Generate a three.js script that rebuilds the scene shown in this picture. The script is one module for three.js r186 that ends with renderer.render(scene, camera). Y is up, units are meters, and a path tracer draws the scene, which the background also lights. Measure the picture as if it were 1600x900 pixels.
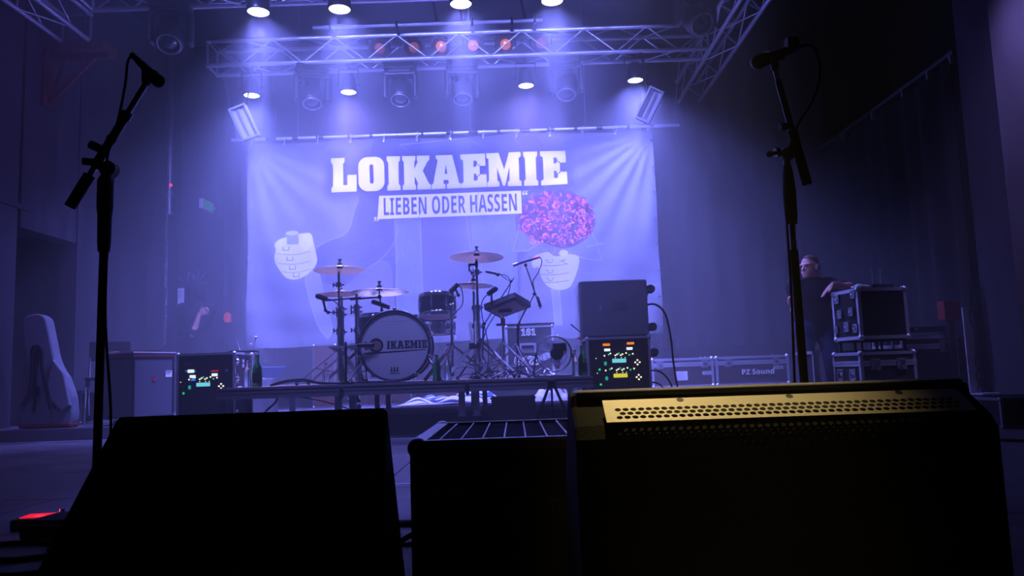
import * as THREE from 'three';
import { mergeGeometries, mergeVertices } from 'three/addons/utils/BufferGeometryUtils.js';
import { RoundedBoxGeometry } from 'three/addons/geometries/RoundedBoxGeometry.js';
import { ConvexGeometry } from 'three/addons/geometries/ConvexGeometry.js';
import { MarchingCubes } from 'three/addons/objects/MarchingCubes.js';

// ---------- camera, sky, exposure, haze ----------
const scene = new THREE.Scene();
scene.background = new THREE.Color(0, 0, 0);
const camera = new THREE.PerspectiveCamera(41.04, 16 / 9, 0.05, 60);
camera.position.set(0, 0.48, 0);
camera.rotation.order = 'YXZ';
camera.rotation.set(THREE.MathUtils.degToRad(6.2), 0, -0.034);
const renderer = new THREE.WebGLRenderer();
renderer.toneMapping = THREE.LinearToneMapping;
renderer.toneMappingExposure = 1.07;
renderer.shadowMap.enabled = true;
scene.fog = new THREE.FogExp2(new THREE.Color(1, 1, 1), 0.056);   // stage haze

// house lights above the apron and in the hall (all out of frame)
function houseSpot(name, color, power, from, to, angle, penumbra, size) {
  const l = new THREE.SpotLight(color, power, 0, angle, penumbra, 2);
  l.name = name; l.position.set(...from); l.target.position.set(...to); l.castShadow = true; l.shadow.radius = size;
  scene.add(l, l.target);
}
houseSpot('warm_downlight', new THREE.Color(1, 0.74, 0.3), 62, [0.38, 4.7, -2.85], [0.33, 0.41, -1.36], 0.075, 1, 3);
houseSpot('hall_wash', new THREE.Color(0.34, 0.27, 1), 110, [4.75, 4.9, -5.75], [4.6, 2.0, -6.43], 0.36, 1, 4);
houseSpot('hall_wash_left', new THREE.Color(0.26, 0.14, 1), 18, [-3.4, 4.9, -4.2], [-4.9, 1.9, -7.4], 0.6, 1, 4);

// ---------- helpers ----------
const V = (x, y, z) => new THREE.Vector3(x, y, z);
let seed = 20240;
const rnd = () => { seed = (seed * 1664525 + 1013904223) >>> 0; return seed / 4294967296; };
const used = new Map();
function numbered(n) { const k = used.get(n) ?? 0; used.set(n, k + 1); return k ? n + '_' + String(k).padStart(3, '0') : n; }
function flat(g) { const h = g.index ? g.toNonIndexed() : g; for (const k of Object.keys(h.attributes)) if (!['position', 'normal', 'uv'].includes(k)) h.deleteAttribute(k); if (!h.attributes.uv) h.setAttribute('uv', new THREE.BufferAttribute(new Float32Array(h.attributes.position.count * 2), 2)); return h; }
function merge(list) { return list.length === 1 ? list[0] : mergeGeometries(list.map(flat)); }
function obj(name, geos, m, parent) {
  const o = new THREE.Mesh(Array.isArray(geos) ? merge(geos) : geos, m);
  o.name = parent ? name : numbered(name); o.castShadow = o.receiveShadow = true;
  (parent ?? scene).add(o); return o;
}
function tag(o, label, category, group) { o.userData.label = label; o.userData.category = category; if (group) o.userData.group = group; return o; }
function thing(name, label, category, p = [0, 0, 0], turn = 0, group) {
  const o = new THREE.Group(); o.name = numbered(name); o.position.set(...p); o.rotation.y = turn; scene.add(o);
  return tag(o, label, category, group);
}
function struct(name, geos, m, parent) { const o = obj(name, geos, m, parent); if (!parent) o.userData.kind = 'structure'; return o; }
const bx = (w, h, d, x = 0, y = 0, z = 0) => new THREE.BoxGeometry(w, h, d).translate(x, y, z);
const rb = (w, h, d, r, x = 0, y = 0, z = 0, s = 2) => new RoundedBoxGeometry(w, h, d, s, r).translate(x, y, z);
const cyl = (r0, r1, h, x = 0, y = 0, z = 0, n = 20) => new THREE.CylinderGeometry(r0, r1, h, n).translate(x, y, z);
const sph = (r, x = 0, y = 0, z = 0, n = 14) => new THREE.SphereGeometry(r, n, Math.max(6, n * 0.7 | 0)).translate(x, y, z);
function rod(a, b, r, r2 = r, n = 12) {
  const p = V(...a), q = V(...b), d = q.clone().sub(p), g = new THREE.CylinderGeometry(r2, r, d.length(), n);
  g.applyQuaternion(new THREE.Quaternion().setFromUnitVectors(V(0, 1, 0), d.clone().normalize()));
  return g.translate(...p.add(q).multiplyScalar(0.5).toArray());
}
function bar(a, b, w, h) {   // a rectangular bar between two points
  const p = V(...a), q = V(...b), d = q.clone().sub(p), g = new THREE.BoxGeometry(w, d.length(), h);
  g.applyQuaternion(new THREE.Quaternion().setFromUnitVectors(V(0, 1, 0), d.clone().normalize()));
  return g.translate(...p.add(q).multiplyScalar(0.5).toArray());
}
const tube = (pts, r, seg = 40, n = 8) => new THREE.TubeGeometry(new THREE.CatmullRomCurve3(pts.map((p) => V(...p))), seg, r, n);
const lathe = (pts, n = 32) => new THREE.LatheGeometry(pts.map((p) => new THREE.Vector2(...p)), n);
const torus = (R, r, n = 32) => new THREE.TorusGeometry(R, r, 8, n);
const turned = (g, rx = 0, ry = 0, rz = 0) => g.applyMatrix4(new THREE.Matrix4().makeRotationFromEuler(new THREE.Euler(rx, ry, rz)));

// ---------- textures ----------
function noiseTex(n, cells, octaves, lo, hi, s0, rep = 1) {
  let s = s0; const r = () => { s = (s * 1664525 + 1013904223) >>> 0; return s / 4294967296; };
  const acc = new Float32Array(n * n); let amp = 1, tot = 0, c = cells;
  for (let o = 0; o < octaves; o++) {
    const g = Float32Array.from({ length: c * c }, r);
    for (let y = 0; y < n; y++) for (let x = 0; x < n; x++) {
      const u = x / n * c, v = y / n * c, i = u | 0, j = v | 0, a = u - i, b = v - j, sa = a * a * (3 - 2 * a), sb = b * b * (3 - 2 * b), i1 = (i + 1) % c, j1 = (j + 1) % c;
      acc[y * n + x] += amp * ((g[j * c + i] * (1 - sa) + g[j * c + i1] * sa) * (1 - sb) + (g[j1 * c + i] * (1 - sa) + g[j1 * c + i1] * sa) * sb);
    }
    tot += amp; amp *= 0.55; c *= 2;
  }
  const d = new Uint8Array(n * n * 4);
  for (let i = 0; i < n * n; i++) { const v = 255 * (lo + (hi - lo) * acc[i] / tot); d[i * 4] = d[i * 4 + 1] = d[i * 4 + 2] = v; d[i * 4 + 3] = 255; }
  const t = new THREE.DataTexture(d, n, n); t.wrapS = t.wrapT = THREE.RepeatWrapping; t.magFilter = THREE.LinearFilter; t.repeat.set(rep, rep); t.needsUpdate = true; return t;
}
const grain = noiseTex(256, 8, 5, 0.55, 1, 11, 1), grainFine = noiseTex(256, 32, 3, 0.6, 1, 5, 6), bumpFine = noiseTex(256, 64, 2, 0, 1, 9, 10);
grain.colorSpace = grainFine.colorSpace = THREE.SRGBColorSpace;
function canvasTex(w, h, draw) {
  const c = document.createElement('canvas'); c.width = w; c.height = h; draw(c.getContext('2d'), w, h);
  const t = new THREE.CanvasTexture(c); t.colorSpace = THREE.SRGBColorSpace; return t;
}
// ---------- materials ----------
const M = (color, roughness = 0.7, metalness = 0, more = {}) => new THREE.MeshStandardMaterial({ color: new THREE.Color(color), roughness, metalness, ...more });
const m = {
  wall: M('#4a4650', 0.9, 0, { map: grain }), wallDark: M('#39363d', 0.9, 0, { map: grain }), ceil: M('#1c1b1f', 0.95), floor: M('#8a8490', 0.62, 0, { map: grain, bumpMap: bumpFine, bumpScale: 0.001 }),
  floorB: M('#817b86', 0.66, 0, { map: grainFine }), plat: M('#2a282c', 0.85, 0, { map: grain }), curtain: M('#18171c', 0.95, 0, { map: grainFine }), hallFloor: M('#222024', 0.8),
  black: M('#0d0d0e', 0.55), blackRough: M('#0b0b0c', 0.85, 0, { bumpMap: bumpFine, bumpScale: 0.0008 }), rubber: M('#080808', 0.8), plastic: M('#121214', 0.4), tolex: M('#17171a', 0.75, 0, { bumpMap: bumpFine, bumpScale: 0.001 }),
  alu: M('#cdced3', 0.42, 0.65), aluDull: M('#a3a3a8', 0.55, 0.7), chrome: M('#d9dadc', 0.16, 1), steel: M('#8f9095', 0.4, 0.9), blackMetal: M('#151517', 0.4, 0.6), grey: M('#4b4b50', 0.6), greyL: M('#86868b', 0.6),
  red: M('#8d2a24', 0.6), redDark: M('#5a1f1d', 0.7), brown: M('#4b2f27', 0.6, 0, { map: grainFine }), brownPly: M('#6d4436', 0.55, 0, { map: grainFine }), white: M('#dcdad6', 0.6), cream: M('#d8cfb8', 0.6),
  brass: M('#e8d0b6', 0.34, 0.85), skin: M('#dca58f', 0.55), denim: M('#2c3a5a', 0.9), shirt: M('#111114', 0.9), amber: M('#d8682a', 0.22, 0, { emissive: new THREE.Color(1, 0.26, 0.08), emissiveIntensity: 0.5 }),
  bagGrey: M('#9c9da8', 0.9, 0, { map: grainFine }), bagDark: M('#15151a', 0.9), drumBlack: M('#1a1a20', 0.25, 0.1), drumHead: M('#e4e2dc', 0.5), blueBin: M('#1d3a63', 0.5),
};
const glass = (c, d) => new THREE.MeshPhysicalMaterial({ color: 0xffffff, roughness: 0.06, transmission: 1, thickness: 0.02, ior: 1.5, attenuationColor: new THREE.Color(c), attenuationDistance: d });
const glassGreen = glass('#2f9a50', 0.05), glassClear = glass('#cfeee6', 0.12), lensGlass = new THREE.MeshPhysicalMaterial({ color: '#20222a', roughness: 0.05, metalness: 0.2, clearcoat: 1 });
const glow = (c, i) => new THREE.MeshStandardMaterial({ color: '#111111', roughness: 0.5, emissive: new THREE.Color(c), emissiveIntensity: i });

// ---------- structure ----------
{
  const fl = new THREE.Group(); fl.name = 'floor'; fl.userData.kind = 'structure'; scene.add(fl);
  obj('subfloor', bx(11.4, 0.1, 10.4, 0, -0.065, -5.6), m.plat, fl);
  for (let i = 0; i < 6; i++) for (let j = 0; j < 7; j++) {
    const x = -5 + i * 2 - (j % 2) * 0.6, z = -0.9 - j;
    obj('floor_panel', bx(1.994, 0.015, 0.994, x, -0.0075, z), (i * 3 + j) % 3 ? m.floor : m.floorB, fl);
  }
  struct('stage_platform_center', rb(7.9, 0.14, 4.25, 0.008, 1.65, 0.07, -8.46), m.plat);
  struct('stage_platform_left', rb(2.65, 0.11, 3.6, 0.008, -3.63, 0.055, -8.79), m.floorB);
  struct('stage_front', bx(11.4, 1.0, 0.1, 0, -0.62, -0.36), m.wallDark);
  struct('hall_floor', bx(12.4, 0.1, 9.4, 0, -1.15, 4.2), m.hallFloor);
  // left wall with its doorway (z -7.55 .. -8.5, 2.07 high)
  const X = -4.95, t = 0.2, H = 5.3;
  struct('wall_left', [bx(t, H + 1.1, 16.0, X, H / 2 - 0.55, 0.55), bx(t, H, 1.6, X, H / 2, -9.3), bx(t, H - 2.07, 0.97, X, 2.07 + (H - 2.07) / 2, -7.985), bx(0.02, 0.05, 9, -4.845, 2.275, -3.1)], m.wall);
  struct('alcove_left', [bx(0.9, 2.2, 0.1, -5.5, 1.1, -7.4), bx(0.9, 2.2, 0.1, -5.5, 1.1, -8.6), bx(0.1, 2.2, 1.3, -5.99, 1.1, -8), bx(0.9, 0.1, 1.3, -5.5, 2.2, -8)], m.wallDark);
  // pillar in the far left corner
  struct('pillar_left', bx(0.5, H, 0.5, -4.86, H / 2, -10.36), m.wall);
  // back wall with doorway x -4.5 .. -4.02
  struct('wall_back', [bx(10.2, H, 0.2, 1.08, H / 2, -10.75), bx(0.6, H - 2.75, 0.2, -4.3, 2.75 + (H - 2.75) / 2, -10.75), bx(0.6, H, 0.2, -4.9, H / 2, -10.75)], m.wall);
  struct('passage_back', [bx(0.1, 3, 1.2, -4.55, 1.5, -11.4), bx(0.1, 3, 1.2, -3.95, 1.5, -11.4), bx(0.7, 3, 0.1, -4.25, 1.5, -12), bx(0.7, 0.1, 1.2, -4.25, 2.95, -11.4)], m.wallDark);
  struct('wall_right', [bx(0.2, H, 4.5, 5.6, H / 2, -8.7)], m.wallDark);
  struct('proscenium_right', bx(1.5, H, 0.5, 4.98, H / 2, -6.68), m.wall);
  struct('wall_hall_right', bx(0.2, H + 1.2, 15.2, 5.75, H / 2 - 0.6, 1.2), m.wall);
  struct('wall_hall_back', bx(11.2, H + 1.2, 0.2, 0.4, H / 2 - 0.6, 8.8), m.wallDark);
  struct('ceiling', bx(11.2, 0.2, 21, 0.3, H + 0.1, -1.3), m.ceil);
}
// curtains: pleated cloth with thickness
function pleats(w, h, pitch, depth, n) {
  const s = new THREE.Shape(), N = n ?? Math.round(w / pitch * 10), pt = (i) => [i / N * w - w / 2, depth * (Math.sin(i / N * w / pitch * 6.283) * 0.6 + 0.4 * Math.sin(i / N * w / pitch * 3.9 + 1.3))];
  for (let i = 0; i <= N; i++) s[i ? 'lineTo' : 'moveTo'](...pt(i));
  for (let i = N; i >= 0; i--) { const p = pt(i); s.lineTo(p[0], p[1] - 0.012); }
  return turned(new THREE.ExtrudeGeometry(s, { depth: h, bevelEnabled: false }), -Math.PI / 2);
}
{
  const c = obj('stage_curtain', pleats(2.5, 4.2, 0.32, 0.05), m.curtain); c.position.set(3.1, 0.72, -10.25);
  tag(c, 'black pleated curtain hanging right of the banner, lit blue near it', 'curtain');
  const d = obj('side_curtain', pleats(3.1, 3.12, 0.4, 0.06), m.curtain); d.position.set(4.22, 0.145, -8.55); d.rotation.y = Math.PI / 2;
  tag(d, 'dark side curtain behind the flight cases on the right', 'curtain');
  const t = thing('curtain_track', 'straight dark rail running diagonally above the right side curtain', 'rail');
  obj('rail', bar([4.22, 3.32, -6.95], [4.22, 3.32, -10.1], 0.04, 0.04), m.steel, t);
  for (const z of [-7.0, -7.4, -7.9, -8.6, -9.4]) obj('bracket', [bx(0.05, 0.09, 0.03, 4.22, 3.27, z), rod([4.22, 3.3, z], [5.5, 3.3, z], 0.006)], m.aluDull, t);
  const e = obj('backdrop_cloth', pleats(0.72, 4.55, 0.2, 0.02), m.wall); e.position.set(-3.6, 0.72, -10.5);
  tag(e, 'pleated grey cloth strip hanging left of the banner edge', 'curtain');
}
// ---------- trusses ----------
function truss(name, label, p0, p1, pitch = 0.36, w = 0.29) {   // p0, p1: bottom chord on the first side
  const t = thing(name, label, 'truss', p0), L = V(...p1).sub(V(...p0)), len = L.length(), dir = L.clone().normalize(), side = V(0, 1, 0).cross(dir).normalize().multiplyScalar(w), up = V(0, w, 0);
  const at = (k, s, u) => dir.clone().multiplyScalar(k).addScaledVector(side, s).addScaledVector(up, u).toArray();
  for (const [s, u] of [[0, 0], [1, 0], [0, 1], [1, 1]]) obj('chord', rod(at(0, s, u), at(len, s, u), 0.025, 0.025, 14), m.alu, t);
  const n = Math.floor(len / pitch);
  for (let i = 0; i < n; i++) {
    const a = i * pitch + 0.03, b = a + pitch, f = i % 2;
    for (const [A, B] of [[[0, 0], [1, 0]], [[0, 1], [1, 1]], [[0, 0], [0, 1]], [[1, 0], [1, 1]]]) obj('brace', rod(at(a, ...(f ? A : B)), at(b, ...(f ? B : A)), 0.009, 0.009, 7), m.alu, t);
  }
  for (const k of [0.01, len - 0.01]) for (const [A, B] of [[[0, 0], [1, 0]], [[0, 1], [1, 1]], [[0, 0], [0, 1]], [[1, 0], [1, 1]]]) obj('end_bar', rod(at(k, ...A), at(k, ...B), 0.014, 0.014, 8), m.alu, t);
  return t;
}
truss('lighting_truss', 'silver box truss spanning above the banner with moving heads beneath', [-3.42, 4.09, -8.5], [2.36, 4.09, -8.5]);
truss('side_truss', 'silver box truss running away from the viewer at upper right', [2.66, 4.08, -4.6], [2.66, 4.08, -10.4], 0.42);
truss('side_truss', 'short end of silver box truss at the upper left corner', [-4.34, 4.08, -3.6], [-4.34, 4.08, -7.75], 0.42);
truss('lighting_truss', 'silver truss at the top edge carrying the front row of lamps', [-4.0, 4.12, -6.86], [2.3, 4.12, -6.86]);
{
  const t = thing('wall_bracket', 'reddish steel triangle bracket under the upper left truss end', 'bracket');
  obj('plate', bx(0.03, 0.62, 0.2, -4.83, 3.72, -7.85), m.redDark, t);
  obj('arm', bar([-4.83, 3.97, -7.85], [-4.2, 3.97, -7.85], 0.06, 0.05), m.redDark, t);
  obj('strut', bar([-4.82, 3.46, -7.85], [-4.35, 3.95, -7.85], 0.04, 0.04), m.redDark, t);
  obj('strut', bar([-4.82, 3.46, -7.85], [-4.65, 3.95, -7.85], 0.03, 0.03), m.redDark, t);
  obj('saddle', bx(0.62, 0.1, 0.3, -4.5, 4.04, -7.85), m.redDark, t);
  const s = thing('wall_bracket', 'reddish steel bracket at the far end of the right truss', 'bracket');
  obj('plate', bx(0.35, 0.08, 0.3, 2.5, 4.02, -10.4), m.redDark, s); obj('arm', bar([2.35, 3.5, -10.5], [2.35, 4.0, -10.4], 0.06, 0.06), m.redDark, s); obj('arm', bar([2.35, 3.5, -10.5], [2.65, 4.0, -10.4], 0.04, 0.04), m.redDark, s); obj('rail', bx(0.9, 0.03, 0.03, 2.35, 3.5, -10.45), m.steel, s);
  const p = thing('lamp_bar', 'thin silver pipe clamped along the top of the middle truss', 'pipe');
  obj('pipe', rod([-2.15, 4.42, -8.32], [0.45, 4.42, -8.32], 0.024), m.alu, p);
  for (const x of [-1.95, -1.2, -0.35, 0.1, 0.36]) obj('clamp', [torus(0.034, 0.012, 16).rotateY(Math.PI / 2).translate(x, 4.42, -8.32), bx(0.035, 0.04, 0.2, x, 4.385, -8.41)], m.blackMetal, p);
  for (const x of [-1.85, -0.75, -0.45, 0.25]) obj('hanger', rod([x, 4.44, -8.32], [x - 0.12, 5.28, -8.5], 0.018), m.blackMetal, p);
}
// ---------- lamps ----------
const BLUE = new THREE.Color(0.19, 0.21, 1), VIOLET = new THREE.Color(0.27, 0.225, 1);
const lensGlow = new THREE.MeshStandardMaterial({ color: '#222222', roughness: 0.4, emissive: new THREE.Color(0.86, 0.88, 1), emissiveIntensity: 9 });
function ledPar(x, y, z, top, label, color, [beam, wash, spill], group, tilt = 0, r = 0.085, washTilt = 0) {
  const t = thing('led_par', label, 'stage light', [x, y, z], 0, group);
  obj('housing', lathe([[0.001, 0.2], [r * 0.7, 0.2], [r * 0.95, 0.15], [r * 1.12, 0.03], [r * 1.12, -0.004], [r * 1.0, -0.004], [r * 1.0, 0.012]], 28), m.plastic, t);
  obj('lens', cyl(r, r, 0.012, 0, 0.006, 0, 28), lensGlow, t);
  obj('yoke', [bar([-r - 0.03, 0.1, 0], [-r - 0.03, 0.27, 0], 0.008, 0.03), bar([r + 0.03, 0.1, 0], [r + 0.03, 0.27, 0], 0.008, 0.03), bx(2 * r + 0.07, 0.008, 0.03, 0, 0.27, 0)], m.blackMetal, t);
  obj('clamp', [bx(0.03, Math.max(0.03, top - y - 0.27), 0.04, 0, (top - y + 0.27) / 2, 0), torus(0.034, 0.01, 14).rotateY(Math.PI / 2).translate(0, top - y + 0.03, 0)], m.blackMetal, t);
  if (z > -7) obj('arm', bx(0.03, 0.03, 0.24, 0, top - y + 0.03, -0.1), m.blackMetal, t);
  for (const s of [-1, 1]) obj('knob', rod([s * (r + 0.02), 0.1, 0], [s * (r + 0.055), 0.1, 0], 0.018), m.plastic, t);
  const ring = [0, 1, 2].map((k) => [0.085, beam / 3, 0.6, tilt, 0.6 * r * Math.cos(k * 2.094 + 0.5), 0.6 * r * Math.sin(k * 2.094 + 0.5)]);   // three emitters behind the lens
  for (const [ang, pw, pen, aim, ox, oz] of [...ring, [0.66, wash, 1, washTilt, 0, 0], [1.08, spill, 0.4, tilt ? -0.95 : 0, 0, 0]]) {
    const l = new THREE.SpotLight(color, pw, 0, ang, pen, 2); l.name = 'led_par_beam'; l.castShadow = true; l.shadow.radius = 2;
    l.position.set(ox, -0.015, oz); l.target.position.set(ox, -3, oz + aim * 3); t.add(l, l.target);
  }
}
const P1 = [950, 72, 42], P2 = [480, 86, 44], P3 = [200, 48, 34], P4 = [480, 105, 74];   // beam, wash and spill of a front lamp, the left, the inner and the right back lamps
ledPar(-2.214, 3.8, -6.66, 4.12, 'brightly lit lamp at top left, first of the front row', BLUE, P1, 'front row lamps', -0.02, 0.095, -0.35);
ledPar(-1.477, 3.8, -6.66, 4.12, 'brightly lit lamp at the top, second of the front row', BLUE, P1, 'front row lamps', -0.02, 0.095, -0.35);
ledPar(-0.376, 3.81, -6.66, 4.12, 'brightly lit lamp at the top, third of the front row', BLUE, P1, 'front row lamps', -0.02, 0.095, -0.35);
ledPar(0.453, 3.81, -6.66, 4.12, 'brightly lit lamp at the top, fourth of the front row', BLUE, P1, 'front row lamps', -0.02, 0.095, -0.35);
ledPar(-2.942, 3.765, -8.62, 4.09, 'brightly lit lamp above the left floodlight', BLUE, P2, 'back row lamps');
ledPar(-1.817, 3.765, -8.62, 4.09, 'brightly lit lamp between the two left moving heads', VIOLET, P3, 'back row lamps');
ledPar(0.243, 3.77, -8.62, 4.09, 'brightly lit lamp between the two right moving heads', VIOLET, P3, 'back row lamps');
ledPar(1.511, 3.79, -8.62, 4.09, 'brightly lit lamp above the right floodlight', BLUE, P4, 'back row lamps');

function movingHead(x, y, z, label, tilt, pan) {   // y: underside of the base
  const t = thing('moving_head', label, 'stage light', [x, y, z], pan, 'moving heads, switched off');
  obj('base', [rb(0.36, 0.1, 0.26, 0.02, 0, 0.05, 0), rb(0.26, 0.04, 0.2, 0.01, 0, -0.01, 0)], m.plastic, t);
  for (const s of [-1, 1]) obj('clamp', bx(0.03, 0.06, 0.05, s * 0.1, 0.12, 0), m.blackMetal, t);
  for (const s of [-1, 1]) obj('yoke_arm', rb(0.055, 0.32, 0.13, 0.025, s * 0.175, -0.16, 0), m.plastic, t);
  obj('yoke_bridge', rb(0.38, 0.05, 0.15, 0.02, 0, -0.035, 0), m.plastic, t);
  const h = obj('head', lathe([[0.001, 0.17], [0.07, 0.165], [0.115, 0.12], [0.135, 0.04], [0.138, -0.05], [0.125, -0.12], [0.105, -0.14], [0.1, -0.14], [0.1, -0.125]], 30), m.plastic, t);
  h.position.y = -0.23; h.rotation.x = tilt;
  obj('lens', new THREE.SphereGeometry(0.13, 24, 8, 0, 6.283, Math.PI - 0.85, 0.85).translate(0, -0.018, 0), lensGlass, h);
  obj('lens_ring', torus(0.103, 0.008, 30).rotateX(Math.PI / 2).translate(0, -0.14, 0), m.steel, h);
  for (let k = 0; k < 6; k++) obj('cooling_fin', bx(0.16, 0.006, 0.27, 0, 0.03 + k * 0.018, 0), m.blackMetal, h);
}
// wash lamps on the downstage truss over the apron, out of frame
truss('lighting_truss', 'silver truss above the apron, over the viewer', [-4.0, 4.5, -3.05], [2.3, 4.5, -3.05]);
for (const [x, tx, n] of [[-2.6, -1.9, 'left'], [-0.8, -0.7, 'middle'], [1.0, 0.6, 'right']]) {
  const t = thing('wash_light', 'wash lamp on the truss over the apron, ' + n + ' of three', 'stage light', [x, 4.36, -3.2], 0, 'downstage wash lamps'), a = new THREE.Group();
  a.name = 'head'; a.rotation.x = 1.05; a.rotation.order = 'YXZ'; t.add(a);
  obj('housing', lathe([[0.001, 0.22], [0.08, 0.22], [0.12, 0.1], [0.13, 0], [0.12, 0], [0.12, 0.012]], 24), m.plastic, a); obj('lens_light', cyl(0.118, 0.118, 0.01, 0, 0.008, 0, 24), lensGlow, a); obj('clamp', bx(0.03, 0.16, 0.05, 0, 0.08, 0), m.blackMetal, t);
  for (const [pw, ang, ty, tz] of [[48, 0.5, 1.15, -8.2], [300, 0.26, 4.28, -8], [n === 'middle' ? 60 : 6, 0.34, 0, -3.6]]) {   // three lens banks: the kit, the trusses above it and the stage floor
    const l = new THREE.SpotLight(BLUE, pw, 0, ang, 0.8, 2); l.name = 'wash_light_beam'; l.castShadow = true; l.shadow.radius = 5; l.position.set(0, -0.03, -0.08); l.target.position.set(tx - x, ty - 4.36, tz + 3.2); t.add(l, l.target);
  }
}
movingHead(-2.25, 3.99, -8.64, 'dark moving head under the truss, leftmost of four in the row', -0.35, 0.35);
movingHead(-1.217, 3.99, -8.64, 'dark moving head under the truss, second from the left', -0.4, 0);
movingHead(-0.499, 3.98, -8.64, 'dark moving head in the beam, third from the left', -0.35, 0.1);
movingHead(0.709, 3.99, -8.64, 'dark moving head under the truss, rightmost of four in the row', -0.4, -0.1);
movingHead(-3.15, 3.98, -6.98, 'dark moving head hanging alone near the top left corner', -0.6, 0.2);
movingHead(1.84, 4.0, -7.02, 'dark moving head at the top edge beside the right truss', -0.75, 0.35);

function flood(label, corners, z, ry) {
  const [tl, tr, br, bl] = corners.map((p) => V(p[0], p[1], 0)), c = tl.clone().add(br).multiplyScalar(0.5), up = tl.clone().sub(bl), w = tr.clone().sub(tl).length(), h = up.length();
  const t = thing('flood_light', label, 'stage light', [c.x, c.y, z], 0, 'tilted floodlights');
  const g = new THREE.Group(); g.name = 'head'; g.rotation.set(0.2, ry, Math.atan2(-up.x, up.y)); t.add(g);
  obj('case', [bx(w, h, 0.02, 0, 0, -0.08), bx(0.02, h, 0.12, -w / 2, 0, -0.03), bx(0.02, h, 0.12, w / 2, 0, -0.03), bx(w, 0.02, 0.12, 0, -h / 2, -0.03), bx(w, 0.02, 0.12, 0, h / 2, -0.03)], m.aluDull, g);
  const s = new THREE.Shape([[-w / 2 + 0.012, -0.02], [-w / 4, 0.05], [w / 4, 0.05], [w / 2 - 0.012, -0.02], [w / 2 - 0.012, -0.012], [w / 4, 0.06], [-w / 4, 0.06], [-w / 2 + 0.012, -0.012]].map((p) => new THREE.Vector2(...p)));
  obj('reflector', new THREE.ExtrudeGeometry(s, { depth: h - 0.03, bevelEnabled: false }).rotateX(-Math.PI / 2).translate(0, -h / 2 + 0.015, 0.0), M('#ececf0', 0.5, 0.1), g);
  obj('tube', rod([0, -h / 2 + 0.03, -0.005], [0, h / 2 - 0.03, -0.005], 0.016), m.white, g);
  for (const s2 of [-1, 1]) obj('frame', bx(0.018, h + 0.02, 0.012, s2 * w / 2, 0, 0.035), m.alu, g);
  for (const s2 of [-1, 1]) obj('frame', bx(w + 0.02, 0.018, 0.012, 0, s2 * h / 2, 0.035), m.alu, g);
  obj('safety_cable', rod([0, h / 2 * 0.9, -0.06], [0.03 * Math.sign(ry || 1), 4.09 - c.y, -0.2], 0.008), m.blackMetal, t);
}
flood('tilted silver floodlight hanging at the left end of the banner pole', [[-3.067, 3.481], [-2.896, 3.519], [-2.767, 3.192], [-2.938, 3.147]], -8.3, 0.2);
flood('tilted silver floodlight hanging at the right end of the banner pole', [[1.602, 3.568], [1.749, 3.518], [1.596, 3.186], [1.436, 3.25]], -8.3, -0.2);
[['first amber blinder lamp from the left inside the truss', -1.44, 0.3], ['second amber blinder lamp from the left inside the truss', -1.043, 0], ['third amber blinder lamp, the brightest orange one in the truss', -0.728, 0], ['fourth amber blinder lamp, in the blue beam inside the truss', -0.354, -0.2], ['fifth amber blinder lamp from the left inside the truss', 0.021, -0.25], ['sixth amber blinder lamp, rightmost inside the truss', 0.434, -0.3]].forEach(([label, x, ry], i) => {
  const t = thing('blinder_lamp', label, 'stage light', [x, 4.26, -8.58], ry, 'amber lamps in the truss');
  t.rotation.x = 0.35;
  obj('can', lathe([[0.001, -0.13], [0.05, -0.13], [0.075, -0.08], [0.1, 0.02], [0.112, 0.05], [0.104, 0.05], [0.09, 0.01], [0.05, -0.06], [0.001, -0.07]], 24).rotateX(Math.PI / 2), m.plastic, t);
  obj('bulb', sph(0.062, 0, 0, 0.0, 18), i === 1 || i === 5 || i === 0 ? M('#a8552a', 0.2, 0, { emissive: new THREE.Color(1, 0.22, 0.05), emissiveIntensity: 0.1 }) : m.amber, t);
  if (i > 1 && i < 5) obj('filament_light', sph(0.016, 0.006, 0.012, 0.052, 10), glow('#ffc9a0', 2.2), t);
  obj('bracket', [bx(0.02, 0.12, 0.03, -0.115, 0.03, 0), bx(0.02, 0.12, 0.03, 0.115, 0.03, 0), bx(0.25, 0.015, 0.03, 0, 0.09, 0)], m.blackMetal, t);
});
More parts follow.
